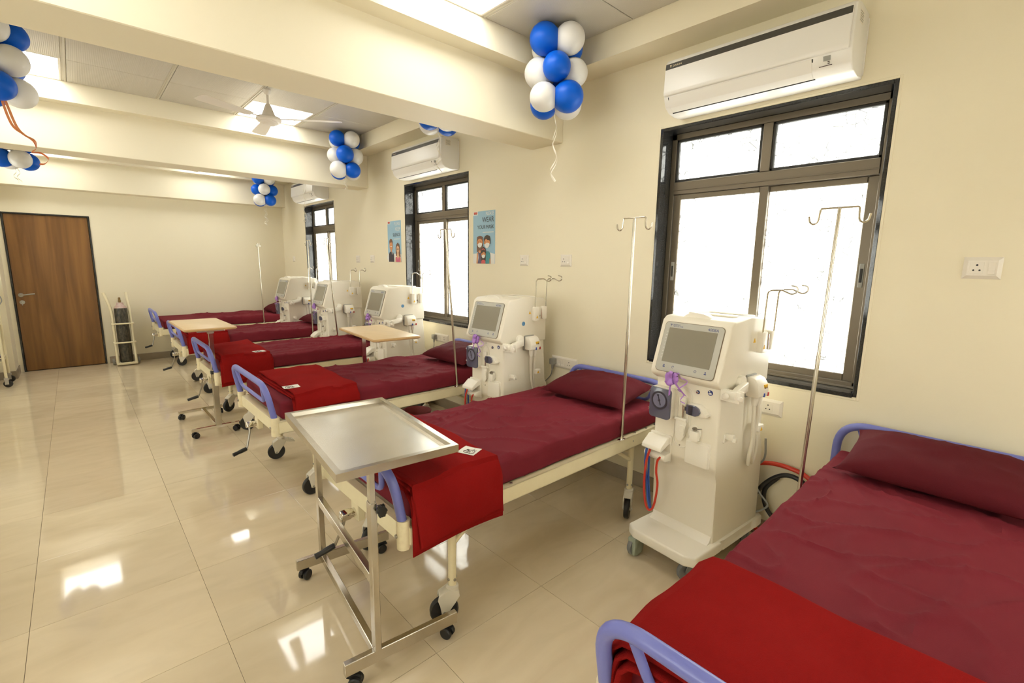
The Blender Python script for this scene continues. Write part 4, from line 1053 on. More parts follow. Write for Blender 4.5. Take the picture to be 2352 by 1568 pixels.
    for u in (0.100, 0.218):
        y0 = yf - 0.030
        tb.tube(rpath([(u, y0, 1.195), (u + 0.004, y0 - 0.004, 1.425), (u + 0.020, y0 - 0.055, 1.428)], 0.02, 5) + spline([(u + 0.022, y0 - 0.062, 1.428), (u + 0.024, y0 - 0.085, 1.418), (u + 0.026, y0 - 0.105, 1.412), (u + 0.028, y0 - 0.124, 1.424), (u + 0.028, y0 - 0.122, 1.445), (u + 0.024, y0 - 0.098, 1.452)], 5), 0.0042, 8)
    obj('infusion_hooks', tb, m_steel, t)
    tb = B(); tb.prism([(0.055, 1.168), (0.078, 1.168), (0.0665, 1.190)], lambda u, v, w: G(u, v, w + 0.010), -0.002, 0.0015); tb.prism([(0.108, 1.135), (0.130, 1.135), (0.119, 1.156)], G, 0.035, 0.0375); obj('warning_triangle', tb, m_yellow, t, 0)
    if variant == 2:
        tb = B(); tb.prism(circ(0.016, 18, 0.0, 1.10), lambda u, v, w: G(u, v, w + 0.010), -0.002, 0.0015); obj('round_sticker', tb, mat('sky_blue_sticker', (0.10, 0.28, 0.52), 0.5), t, 0)
    return t

MY = [1.075, 2.665, 4.400, 5.850, 7.310]
MLAB = ['ivory dialysis machine under the nearest air conditioner, red and blue hoses hanging low', 'ivory dialysis machine with round blue sticker between two beds near the mask poster',
        'ivory dialysis machine with round blue sticker behind the maple table top', 'ivory dialysis machine second from the end wall, next to the blue can', 'ivory dialysis machine nearest the end wall']
mv = {v: make_machine(v) for v in (0, 1, 2)}
used = set()
for k, y in enumerate(MY):
    v = [0, 2, 2, 1, 1][k]
    t = mv[v] if v not in used else copy_tree(mv[v]); used.add(v)
    t.location = (-0.400, y, 0); t.rotation_euler = (0, 0, [math.radians(-5), math.radians(2), 0, 0, math.radians(4)][k])
    tag(t, MLAB[k], 'dialysis machine', 'ivory dialysis machines between the beds')

# ---- purple ribbon bows tied on the machine fronts
def make_bow():
    t = thing('ribbon_bow', '', 'bow')
    rnd = random.Random(4)
    for k in range(10):
        a = 2 * PI * k / 10 + 0.2; L = 0.036 + 0.010 * rnd.random(); el = -0.25 - 0.5 * rnd.random()
        d = Vector((el, math.cos(a), math.sin(a))).normalized(); nrm = Vector((0, -math.sin(a), math.cos(a)))
        out = nrm.cross(d).normalized()
        if out.x > 0: out = -out
        pts = [Vector((-0.004, 0, 0)) + d * (L * 0.5 * (1 - math.cos(q))) + out * (0.011 * math.sin(q)) for q in [2 * PI * i / 14 for i in range(15)]]
        tb = B(); ribbon(tb, pts, [0.007 + 0.013 * math.sin(PI * i / 14) for i in range(15)], nrm); obj('loop', tb, m_bowp, t, 80)
    for y1, z1, w in ((0.040, -0.080, 0.018), (-0.048, -0.095, 0.018)):
        tb = B(); ribbon(tb, spline([(-0.006, 0, 0), (-0.014, y1 * 0.5, z1 * 0.5), (-0.008, y1, z1)], 6), w, (0.1, 1, 0.5 if y1 < 0 else -0.5)); obj('tail', tb, m_bowp, t, 80)
    curl = [(-0.010 - 0.014 * math.sin(k * 0.9) * min(1, k / 9), -0.03 - 0.04 * math.sin(PI * min(1, k / 10)) - 0.012 * math.cos(k * 0.9), 0.02 - 0.008 * k) for k in range(20)]
    tb = B(); ribbon(tb, [Vector((-0.005, 0, 0))] + [Vector(c) for c in curl], 0.006, (0.2, 0.2, 1)); obj('curled_end', tb, m_bowp, t, 80)
    return t
bow0 = make_bow()
BOWL = ['purple ribbon bow on the machine under the nearest air conditioner', 'purple ribbon bow on the machine near the mask poster', 'purple ribbon bow on the machine behind the maple table top', 'purple ribbon bow on the second machine from the end wall', 'purple ribbon bow on the machine nearest the end wall']
for k, y in enumerate(MY):
    o = bow0 if k == 0 else copy_tree(bow0)
    rz = [math.radians(-5), math.radians(2), 0, 0, math.radians(4)][k]
    loc = Matrix.Rotation(rz, 4, 'Z') @ Vector((-0.246, 0.045, 0.985))
    o.location = Vector((-0.400, y, 0)) + loc; o.rotation_euler = (0.35 * (k - 1), 0, rz); tag(o, BOWL[k], 'bow', 'purple bows on the machines')

# ================================================================== OVERBED TABLES
def twin_castor(parent, x, y, ang, r=0.025):
    c, s = math.cos(ang), math.sin(ang)
    def L(u, v, z): return Vector((u * c - v * s, u * s + v * c, z))
    tb = B(); tb.cyl((0, 0, 0.030), (0, 0, r * 2 + 0.012), 0.006, seg=8)
    tb.prism([(-0.024, 0.040), (-0.016, 0.056), (0.012, 0.058), (0.030, 0.048), (0.034, 0.030), (0.010, 0.034)], lambda u, v, w: L(u, w, v), -0.008, 0.008, 0.002, 1)
    ca = obj('castor', tb, m_black, parent, loc=(x, y, 0))
    for sv in (-1, 1):
        tb = B(); tb.lathe([(0, sv * 0.006), (r - 0.002, sv * 0.006), (r, sv * 0.009), (r, sv * 0.019), (r - 0.004, sv * 0.023), (0, sv * 0.024)], L(0.010, 0, r), L(0, 1, 0), 20); obj('wheel', tb, m_rubber, ca)
    return ca
# stainless tray table: posts at x = -0.06, rails along X at y = +-0.365
t = thing('tray_table', 'stainless steel overbed tray table standing across the foot of a bed', 'overbed table', (-1.935, 1.825, 0), math.radians(-6))
RY = 0.365
for sy in (-1, 1):
    tb = B(); tb.box(-0.245, 0.215, sy * RY - 0.0125, sy * RY + 0.0125, 0.062, 0.112, 0.002, 1); obj('foot_rail', tb, m_steel, t, 0)
    tb = B(); tb.box(-0.135, -0.110, sy * RY - 0.019, sy * RY + 0.019, 0.112, 0.700, 0.002, 1); po = obj('post', tb, m_steel, t, 0)
    tb = B(); tb.box(-0.132, -0.113, sy * RY - 0.015, sy * RY + 0.015, 0.69, 0.822, 0.001, 1); obj('inner_post', tb, m_steel, po, 0)
    tb = B(); xk = -0.106; yk = sy * RY
    tb.cyl((xk - 0.005, yk, 0.672), (xk + 0.016, yk, 0.672), 0.007, seg=10); obj('knob_stud', tb, m_chrome, po)
    if sy < 0:
        tb = B(); star = []
        for k in range(24):
            rr = 0.022 + 0.005 * math.cos(6 * 2 * PI * k / 24); star.append((rr * math.cos(2 * PI * k / 24), rr * math.sin(2 * PI * k / 24)))
        tb.prism(star, lambda u, v, w: Vector((xk + 0.002 + u * 0.75 + 0.006, yk - 0.019 - w, 0.672 + v)), 0.004, 0.022, 0.003, 2); obj('star_knob', tb, m_black, po)
    for x, a in ((-0.215, 0.6 * sy), (0.185, 2.6 + 0.5 * sy)): twin_castor(t, x, sy * RY, a)
tb = B(); tb.box(-0.135, -0.110, -RY + 0.012, RY - 0.012, 0.075, 0.112, 0.002, 1); obj('lower_bar', tb, m_steel, t, 0)
tb = B(); tb.box(-0.135, -0.110, -RY + 0.019, RY - 0.019, 0.375, 0.413, 0.002, 1); obj('middle_bar', tb, m_steel, t, 0)
# tray: rolled rim, sunken pan
TW, TL, tz = 0.232, 0.392, 0.845
tcx = -0.015
tb = B(); tb.box(tcx - TW + 0.02, tcx + TW - 0.02, -TL + 0.02, TL - 0.02, tz - 0.022, tz - 0.018); tray = obj('tray_pan', tb, m_steeltop, t, 0)
tb = B()
def rimprof(d):     # (inset, z)
    return d
pr = [(0.0, tz - 0.030), (0.0, tz), (0.022, tz), (0.024, tz - 0.020), (0.030, tz - 0.020), (0.022, tz - 0.024), (0.018, tz - 0.004), (0.003, tz - 0.004), (0.003, tz - 0.030)]
rings = []
for (ins, z) in pr:
    rings.append([tb.bm.verts.new((tcx + sx * (TW - ins), sy * (TL - ins), z)) for sx, sy in ((-1, -1), (1, -1), (1, 1), (-1, 1))])
for k in range(len(rings)):
    a, c = rings[k], rings[(k + 1) % len(rings)]
    for i in range(4): tb.bm.faces.new((a[i], a[(i + 1) % 4], c[(i + 1) % 4], c[i]))
obj('tray_rim', tb, m_steel, t, 25)
tb = B()
for sy in (-1, 1): tb.box(-0.16, 0.14, sy * RY - 0.012, sy * RY + 0.012, tz - 0.034, tz - 0.022, 0.001, 1)
obj('tray_bracket', tb, m_steel, t, 0)

def wood_table(label, loc, rz, flip):
    """C-shaped tilting table: column on the rail side, maple top reaching along local +Y (flip = -1: along -Y)"""
    t = thing('overbed_table', label, 'overbed table', loc, rz, 'maple topped overbed tables')
    f = flip
    for yy in (0.0, 0.655):
        tb = B(); tb.box(-0.205, 0.165, f * yy - 0.0125, f * yy + 0.0125, 0.062, 0.087, 0.002, 1); obj('foot_rail', tb, m_chrome, t, 0)
        for x, a in ((-0.185, 0.3 + yy), (0.145, 2.2 - yy)): twin_castor(t, x, f * yy, a)
    tb = B(); tb.box(-0.0125, 0.0125, min(f * 0.0125, f * 0.6425), max(f * 0.0125, f * 0.6425), 0.062, 0.087, 0.002, 1); obj('cross_rail', tb, m_chrome, t, 0)
    tb = B(); tb.box(-0.022, 0.022, -0.019, 0.019, 0.0875, 0.560, 0.003, 2); obj('column', tb, m_steel, t, 0)
    tb = B(); tb.box(-0.018, 0.018, -0.015, 0.015, 0.55, 0.930, 0.002, 1); ic = obj('inner_column', tb, m_chrome, t, 0)
    tb = B(); tb.box(-0.026, 0.026, -0.023, 0.023, 0.550, 0.578, 0.003, 2); tb.cyl((0.0, -f * 0.023, 0.564), (0, -f * 0.040, 0.564), 0.011, seg=12); obj('height_clamp', tb, m_black, t)
    tb = B(); tb.box(-0.10, 0.10, -0.020, 0.020, 0.922, 0.934, 0.002, 1); tb.box(-0.024, 0.024, -0.022, 0.022, 0.905, 0.923, 0.002, 1); obj('top_bracket', tb, m_steel, t, 0)
    tb = B(); tb.prism(rrect(0.190, 0.400, 0.022, 5, 0.0, f * 0.345), lambda u, v, w: Vector((u, v, w)), 0.936, 0.958, 0.003, 2); top = obj('table_top', tb, m_wood, t, 25)
    tb = B(); tb.tube([Vector((u, v, 0.947)) for u, v in rrect(0.1905, 0.4005, 0.0225, 5, 0.0, f * 0.345)], 0.0095, 6, closed=True, flat=1.0)
    obj('edge_band', tb, m_woodedge, top, 40)
    return t
wood_table('maple topped overbed table on chrome legs at the third bed from the end wall', (-1.975, 4.715, 0), math.radians(0.5), 1)
wood_table('maple topped overbed table beside the machine behind the leaning drip pole', (-0.930, 3.990, 0), math.radians(-5), -1)

# ================================================================== AIR CONDITIONERS
def make_ac():
    t = thing('air_conditioner', '', 'air conditioner')
    HW, Hh, D = 0.449, 0.283, 0.215
    XZ = lambda u, v, w: Vector((-u, w, v))
    tb = B(); tb.prism([(0.002, 0.004), (0.085, 0.0), (0.150, 0.006), (0.190, 0.030), (0.205, 0.060), (0.212, 0.085), (0.203, 0.268), (0.190, 0.279), (0.150, Hh), (0.002, Hh)], XZ, -HW, HW, 0.008, 3)
    obj('casing', tb, m_acwhite, t, 45)
    # front panel
    tb = B(); tb.prism([(0.200, 0.082), (0.222, 0.086), (0.226, 0.100), (0.216, 0.225), (0.211, 0.258), (0.204, 0.266), (0.196, 0.262)], XZ, -HW + 0.012, HW - 0.004, 0.005, 2); fp = obj('front_panel', tb, m_acwhite, t, 45)
    tb = B(); tb.prism([(0.2175, 0.223), (0.2145, 0.253), (0.210, 0.252), (0.212, 0.222)], XZ, -HW + 0.014, HW - 0.005, 0.001, 1); bd = obj('trim_band', tb, m_acband, fp)
    nx = 0.2195
    tb = B()
    text_b(tb, 'DAIKIN', 0.014, lambda u, v, w: Vector((-0.2170 + v * 0.1 + 0.0002 - 0.0012, HW - 0.048 - u, 0.232 + v)), xs=1.15)
    tb.prism([(0.0, 0.012), (0.012, 0.012), (0.009, 0.007), (0.008, 0.0), (0.005, 0.0), (0.004, 0.007)], lambda u, v, w: Vector((-0.2175 + v * 0.1 - w, HW - 0.030 - u, 0.231 + v)), 0.0, 0.0006)
    obj('maker_lettering', tb, m_gold, bd, 0)
    # air outlet recess + louvre
    tb = B(); tb.prism([(0.196, 0.046), (0.2125, 0.076), (0.209, 0.079), (0.140, 0.010), (0.148, 0.004)], XZ, -HW + 0.150, HW - 0.028); obj('outlet_gap', tb, m_acgap, t, 0)
    tb = B(); tb.prism([(0.203, 0.049), (0.2165, 0.078), (0.2125, 0.080), (0.196, 0.050), (0.150, 0.012), (0.156, 0.006), (0.190, 0.026)], XZ, -HW + 0.155, HW - 0.033, 0.002, 1); obj('louvre', tb, m_acwhite, t, 30)
    tb = B(); tb.prism([(0.2085, 0.056), (0.2155, 0.074), (0.2135, 0.074), (0.2065, 0.056)], XZ, -HW + 0.080, -HW + 0.108); dsp = obj('display_window', tb, m_acgrey, t, 0)
    tb = B()
    for k in range(2): tb.prism([(0.2065 - k * 0.003, 0.050 - k * 0.006), (0.2075 - k * 0.003, 0.053 - k * 0.006), (0.2045 - k * 0.003, 0.053 - k * 0.006), (0.2035 - k * 0.003, 0.050 - k * 0.006)], XZ, -HW + 0.083, -HW + 0.091)
    tb.prism([(0.2005, 0.037), (0.2015, 0.039), (0.1985, 0.039), (0.1975, 0.037)], XZ, -HW + 0.074, -HW + 0.125); obj('display_print', tb, m_ink, dsp, 0)
    tb = B(); tb.box(-0.155, -0.095, -HW - 0.0006, -HW + 0.001, 0.205, 0.258); sl = obj('rating_label', tb, m_plate, t, 0)
    tb = B()
    for k in range(5): tb.box(-0.150, -0.105 + 0.006 * (k % 2), -HW - 0.0012, -HW, 0.211 + k * 0.009, 0.215 + k * 0.009)
    obj('label_print', tb, m_inkgrey, sl, 0)
    tb = B(); tb.box(-0.010, 0.0, -HW - 0.003, HW + 0.003, 0.02, Hh - 0.02, 0.002, 1); obj('wall_plate', tb, m_acwhite, t, 0)
    return t
ac0 = make_ac()
for k, (y, lb) in enumerate(((1.100, 'white split air conditioner above the nearest window'), (4.245, 'white split air conditioner above the window between the two posters'), (7.37, 'white split air conditioner above the window beside the end wall'))):
    o = ac0 if k == 0 else copy_tree(ac0)
    o.location = (-0.0005, y, 2.396); tag(o, lb, 'air conditioner', 'white split air conditioners')

# ================================================================== BALLOON BUNCHES
def balloon_mesh(r):
    pr = [(0, -1.16 * r)]
    for k in range(1, 15):
        a = PI * k / 15; z = -math.cos(a); rr = math.sin(a)
        z2 = z * (1.14 if z < 0 else 1.0)
        pr.append((rr * r * (1 - 0.05 * max(0, -z)), z2 * r))
    pr.append((0, r * 1.0))
    b = B(); b.lathe(pr, (0, 0, 0), (0, 0, 1), 26); b.lathe([(0, -1.14 * r), (0.05 * r, -1.17 * r), (0.09 * r, -1.24 * r), (0.0, -1.22 * r)], (0, 0, 0), (0, 0, 1), 8)
    return b.mesh('balloon', 80)
BR = 0.083
bw, bb = balloon_mesh(BR), balloon_mesh(BR)
bw.materials.append(m_balw); bb.materials.append(m_balb)
def curl_ribbon(parent, start, length, m_, amp, turns, seed, drift=(0, 0), amp0=0.15):
    n = 60; pts = []; nr = []
    for i in range(n + 1):
        s = i / n; a = 2 * PI * turns * s + seed
        am = amp * (amp0 + (1 - amp0) * s)
        pts.append(Vector(start) + Vector((am * math.cos(a) + drift[0] * s, am * math.sin(a) + drift[1] * s, -length * s)))
        nr.append(Vector((-math.sin(a) * 0.5, math.cos(a) * 0.5, 0.9)))
    tb = B(); ribbon(tb, pts, 0.0065, nr); return obj('ribbon', tb, m_, parent, 80)
def bunch(label, loc, tiers, rot0, rib, tw=PI / 4, scale=1.06, ribm=None, dz0=-0.02):
    t = thing('balloon_bunch', label, 'balloons', loc, 0, 'blue and white balloon bunches')
    for k in range(tiers):
        for q in range(4):
            white = q % 2 == 1
            a = rot0 + q * PI / 2 + k * tw
            o = bpy.data.objects.new('balloon', bw if white else bb); COL.objects.link(o); o.parent = t
            d = Vector((math.cos(a), math.sin(a), 0.12 * (1 if k == 0 else -0.6 if k == tiers - 1 else 0)))
            o.location = d * (BR * 1.18 * scale) + Vector((0, 0, -k * BR * 1.72 * scale + dz0))
            o.rotation_mode = 'QUATERNION'; o.rotation_quaternion = d.to_track_quat('Z', 'Y')
            jit = 1 + 0.05 * math.sin(q * 7 + k * 3 + loc[1])
            o.scale = (scale * jit, scale * jit, scale * jit * 1.02)
    zb = -(tiers - 1) * BR * 1.72 * scale - BR * 0.7 * scale + dz0
    for i in range(2): curl_ribbon(t, (0.012 * (1 - 2 * i), 0.008 * (1 - 2 * i), zb + 0.03), rib[0], ribm or m_ribw, rib[1], rib[2], i * 0.5 + rib[3], drift=rib[4] if len(rib) > 4 else (0, 0)) if ribm is None else None
    return t
R_ = math.radians
bunch('blue and white balloon bunch under the ceiling in front of the first beam', (-0.47, 2.145, 2.868), 3, R_(178), (0.46, 0.022, 2.6, 0.4, (0, 0.0)))
bunch('blue and white balloon bunch in the corner before the second beam', (-0.43, 5.345, 2.860), 3, R_(201), (0.17, 0.020, 2.0, 0.9, (0, 0.03)))
bunch('blue and white balloon bunch in the corner at the end wall beam', (-0.42, 8.44, 2.800), 3, R_(209), (0.36, 0.022, 3.6, 1.1), tw=-PI / 4)
bunch('balloon bunch showing below the first beam next to an air conditioner', (-0.43, 3.50, 2.868), 2, R_(145), (0.38, 0.024, 2.8, 0.2))
bunch('balloon bunch above the second beam, only its white ribbon in view', (-0.43, 6.62, 2.868), 2, R_(10), (0.62, 0.018, 3.2, 0.2, (-0.03, 0.0)))
fb = bunch('blue and white balloon bunch with orange ribbons behind the first beam', (-3.03, 4.35, 2.860), 3, R_(12), (0.46, 0.05, 1.4, 0.3, (0.10, 0.0)), ribm=m_ribo)
for k in range(2):
    dx = 0.016 * k
    pts = spline([(0.02, -0.01, -0.30), (0.03 + dx, -0.01, -0.42), (0.055 + dx, 0, -0.53), (0.10, 0.01 * k, -0.575), (0.135 + dx * 0.6, 0, -0.605), (0.145, 0.03, -0.645), (0.122, 0.0, -0.675), (0.165, -0.03, -0.680), (0.195, 0.0, -0.705), (0.175, 0.02, -0.735), (0.150, 0.01, -0.742)], 8)
    tb = B(); ribbon(tb, pts, 0.014, [Vector((0.8, 0.2, 0.5)) if i < 24 else Vector((0.3, 0.5, 0.8)) for i in range(len(pts))]); obj('ribbon', tb, m_ribo, fb, 80)
bunch('blue and white balloon bunch below the second beam by the LED panel', (-3.12, 7.25, 2.850), 3, R_(115), (0.2, 0.02, 2, 0.3))

# ================================================================== CEILING FANS
def make_fan():
    t = thing('ceiling_fan', '', 'ceiling fan')
    tb = B(); tb.lathe([(0, 0), (0.030, 0.0), (0.034, -0.012), (0.020, -0.040), (0.012, -0.046), (0, -0.046)], (0, 0, 0), seg=20); obj('ceiling_cup', tb, m_fan, t)
    tb = B(); tb.cyl((0, 0, -0.03), (0, 0, -0.13), 0.0095, seg=12); obj('down_rod', tb, m_fan, t)
    tb = B(); tb.lathe([(0, -0.118), (0.017, -0.118), (0.024, -0.130), (0.050, -0.200), (0.056, -0.215), (0.052, -0.222), (0, -0.222)], seg=24); obj('rod_shroud', tb, m_fan, t)
    tb = B(); tb.lathe([(0, -0.216), (0.060, -0.216), (0.090, -0.224), (0.098, -0.235), (0.098, -0.248), (0.088, -0.258), (0.086, -0.262), (0.072, -0.266), (0.068, -0.274), (0.050, -0.281), (0.046, -0.285), (0, -0.289)], seg=32); mo = obj('motor', tb, m_fan, t, 30)
    tb = B(); tb.tube([(0.057 * math.cos(a), 0.057 * math.sin(a), -0.2185) for a in [2 * PI * k / 28 for k in range(28)]], 0.0025, 6, closed=True); obj('trim_ring', tb, m_gold, mo)
    for k in range(3):
        a = 2 * PI * k / 3; R = Matrix.Rotation(a, 4, 'Z')
        tb = B()
        tb.tube([R @ Vector((0.085, 0, -0.238)), R @ Vector((0.13, 0, -0.236)), R @ Vector((0.17, 0, -0.238))], 0.011, 8, flat=0.35)
        bl = obj('blade_arm', tb, m_fan, t)
        tb = B(); prof = [(0.155, -0.030), (0.20, -0.048), (0.40, -0.056), (0.57, -0.060), (0.598, -0.045), (0.60, 0.0), (0.595, 0.045), (0.57, 0.058), (0.40, 0.050), (0.20, 0.040), (0.155, 0.026)]
        tb.prism(prof, lambda u, v, w: R @ Vector((u, v, -0.238 + w + v * 0.14)), 0, 0.003, 0.001, 1); obj('blade', tb, m_fan, t)
    return t
fan0 = make_fan(); fan0.location = (-1.435, 4.56, Z_TILE); fan0.rotation_euler = (0, 0, math.radians(83)); tag(fan0, 'white three blade ceiling fan in the bay of the second window', 'ceiling fan', 'white ceiling fans')
f2 = copy_tree(fan0); f2.location = (-1.435, 7.35, Z_TILE); f2.rotation_euler = (0, 0, math.radians(-28)); tag(f2, 'white ceiling fan in the bay nearest the end wall, seen below the second beam', 'ceiling fan', 'white ceiling fans')

# ================================================================== POSTERS
def poster(kind, label, yc, zc, hw, hh):
    t = thing('poster', label, 'poster', (0, yc, zc - hh), 0, 'blue notice posters')
    Pn = lambda u, v, w: Vector((-0.0012 - w, -u, hh + v))      # u right, v up
    tb = B(); tb.box(-0.0012, -0.0001, -hw, hw, 0, 2 * hh); obj('sheet', tb, m_postblue, t, 0)
    lay = [0]
    def shape(poly, m_, nm):
        lay[0] += 1; w = 0.00022 * lay[0]
        tb = B(); vs = [tb.bm.verts.new(Pn(u * hw, v * hh, w)) for u, v in poly]; tb.bm.faces.new(vs); return obj(nm, tb, m_, t, 0)
    def ell(cx, cy, rx, ry, n=20, a0=0, a1=2 * PI): return [(cx + rx * math.cos(a0 + (a1 - a0) * k / n), cy + ry * math.sin(a0 + (a1 - a0) * k / n)) for k in range(n + (0 if a1 - a0 > 6.2 else 1))]
    def word(s, size, u, v, m_, xs=0.78):
        lay[0] += 1; w = 0.00022 * lay[0]
        tb = B(); text_b(tb, s, size, lambda a, c, d: Pn(u * hw + a, v * hh + c, w), 'RIGHT', xs=xs); return obj('lettering', tb, m_, t, 0)
    shape([(-1, 1), (-1, 0.86), (-0.56, 0.86), (-0.56, 1)], m_white, 'logo_box'); shape([(-0.94, 0.975), (-0.94, 0.90), (-0.62, 0.90), (-0.62, 0.975)], m_logo, 'logo'); shape([(-0.92, 0.898), (-0.92, 0.885), (-0.64, 0.885), (-0.64, 0.898)], m_ink, 'logo_line')
    shape(ell(-0.75, -0.78, 0.42, 0.20) , m_white, 'cloud') if kind else None
    shape([(-1, -0.62), (-0.6, -0.60), (0.0, -0.60), (0.6, -0.58), (1, -0.63), (1, -1), (-1, -1)], m_white, 'ground')
    if kind == 0:
        word('PLEASE', 0.045, 0.90, 0.83, m_white, 0.82); word('WEAR', 0.064, 0.90, 0.58, m_navy, 0.92); word('YOUR MASK', 0.046, 0.90, 0.33, m_navy, 0.92)
        shape([(-0.10, 0.205), (-0.10, 0.18), (0.88, 0.18), (0.88, 0.205)], m_white, 'rule')
        # mother
        shape([(-0.64, -0.55), (-0.66, -0.10), (-0.60, 0.02), (-0.36, 0.07), (-0.10, 0.02), (-0.06, -0.15), (-0.08, -0.55)], m_hairb, 'hair'); shape(ell(-0.36, -0.19, 0.25, 0.15), m_skin, 'face'); shape(ell(-0.36, -0.02, 0.29, 0.085, 16, 0, PI), m_hairb, 'fringe')
        shape([(-0.63, -0.60), (-0.52, -0.56), (-0.56, -1), (-0.68, -1)], m_skin, 'arm'); shape([(-0.52, -0.54), (-0.12, -0.54), (-0.10, -0.8), (-0.08, -1), (-0.56, -1), (-0.46, -0.78)], m_purple, 'dress'); shape(ell(-0.36, -0.54, 0.11, 0.05), m_skin, 'neck')
        shape(ell(-0.36, -0.25, 0.21, 0.13, 18, PI, 2 * PI) + [(-0.15, -0.22), (-0.36, -0.19)], m_white, 'mask')
        # father
        shape([(0.02, -0.25), (0.0, -0.05), (0.12, 0.05), (0.32, 0.09), (0.56, 0.04), (0.62, -0.10), (0.60, -0.25)], m_haird, 'hair'); shape(ell(0.31, -0.20, 0.25, 0.15), m_skin, 'face'); shape([(0.04, -0.12), (0.20, -0.04), (0.34, -0.10), (0.58, -0.12), (0.55, 0.03), (0.3, 0.08), (0.08, 0.02)], m_haird, 'fringe')
        shape([(0.10, -0.56), (0.42, -0.52), (0.58, -0.60), (0.62, -0.80), (0.54, -0.80), (0.52, -1), (0.06, -1)], m_teal, 'shirt'); shape([(0.54, -0.80), (0.62, -0.80), (0.64, -1), (0.56, -1)], m_skin, 'arm')
        shape(ell(0.31, -0.26, 0.22, 0.15, 18, PI, 2 * PI) + [(0.53, -0.23), (0.31, -0.20)], m_white, 'mask')
        # child
        shape([(-0.24, -0.90), (-0.26, -0.52), (-0.16, -0.40), (0.02, -0.36), (0.18, -0.42), (0.24, -0.55), (0.20, -0.90)], m_haird, 'hair'); shape(ell(0.0, -0.64, 0.20, 0.11), m_skin, 'face'); shape([(-0.20, -0.62), (-0.19, -0.48), (0.02, -0.42), (0.20, -0.50), (0.20, -0.62), (0.05, -0.54)], m_haird, 'fringe'); shape([(-0.20, -0.50), (-0.12, -0.43), (0.02, -0.415), (0.16, -0.46), (0.20, -0.52), (0.14, -0.485), (0.02, -0.45), (-0.10, -0.465)], m_coral, 'hairband')
        shape([(-0.20, -1), (-0.17, -0.88), (0.0, -0.85), (0.17, -0.88), (0.20, -1)], m_coral, 'top'); shape(ell(0.0, -0.69, 0.16, 0.10, 16, PI, 2 * PI) + [(0.16, -0.67), (0, -0.65)], m_white, 'mask')
        for cx, cy in ((-0.46, -0.16), (-0.26, -0.16), (0.20, -0.17), (0.42, -0.17), (-0.08, -0.62), (0.10, -0.62)): shape(ell(cx, cy, 0.022, 0.014, 8), m_haird, 'eye')
    else:
        word('PLEASE', 0.048, 0.88, 0.78, m_white, 0.86); word('KEEP', 0.056, 0.90, 0.52, m_white, 0.95); word('SILENCE', 0.050, 0.90, 0.25, m_navy, 0.92)
        shape([(0.0, 0.13), (0.0, 0.10), (0.88, 0.10), (0.88, 0.13)], m_white, 'rule')
        shape([(-0.88, -1), (-0.86, -0.62), (-0.72, -0.52), (-0.50, -0.48), (-0.22, -0.52), (-0.08, -0.64), (-0.06, -1)], m_navy, 'suit'); shape([(-0.42, -0.50), (-0.30, -0.50), (-0.34, -0.64), (-0.40, -0.62)], m_white, 'collar')
        shape([(-0.60, -0.50), (-0.36, -0.50), (-0.40, -0.38), (-0.56, -0.38)], m_skin, 'neck'); shape(ell(-0.48, -0.22, 0.24, 0.22), m_skin, 'face'); shape([(-0.74, -0.16), (-0.74, 0.04), (-0.56, 0.14), (-0.34, 0.11), (-0.22, -0.02), (-0.22, -0.14), (-0.30, -0.04), (-0.50, -0.04), (-0.66, -0.06)], m_hairb, 'hair'); shape([(-0.60, -0.22), (-0.60, -0.26), (-0.34, -0.26), (-0.34, -0.22)], m_white, 'glasses')
        shape([(0.22, -0.70), (0.20, -0.30), (0.28, -0.16), (0.52, -0.06), (0.76, -0.16), (0.84, -0.45), (0.90, -0.76), (0.60, -0.74)], m_hairb, 'hair'); shape([(0.36, -0.75), (0.70, -0.75), (0.62, -0.52), (0.44, -0.52)], m_skin2, 'neck'); shape(ell(0.53, -0.38, 0.20, 0.19), m_skin2, 'face'); shape([(0.30, -0.28), (0.38, -0.16), (0.54, -0.10), (0.72, -0.2), (0.74, -0.3), (0.54, -0.2)], m_hairb, 'fringe')
        shape([(0.08, -1), (0.12, -0.78), (0.30, -0.74), (0.80, -0.74), (0.95, -0.80), (1, -1)], m_skin2, 'shoulders'); shape([(0.22, -1), (0.24, -0.74), (0.44, -0.78), (0.52, -0.92), (0.62, -0.78), (0.84, -0.75), (0.86, -1)], m_pink, 'blouse')
        shape([(0.38, -0.36), (0.38, -0.39), (0.68, -0.39), (0.68, -0.36)], m_haird, 'glasses')
    return t
poster(0, 'light blue poster reading PLEASE WEAR YOUR MASK with masked family', 3.422, 1.765, 0.157, 0.235)
poster(1, 'light blue poster reading PLEASE KEEP SILENCE with man and woman', 5.070, 1.767, 0.156, 0.234)

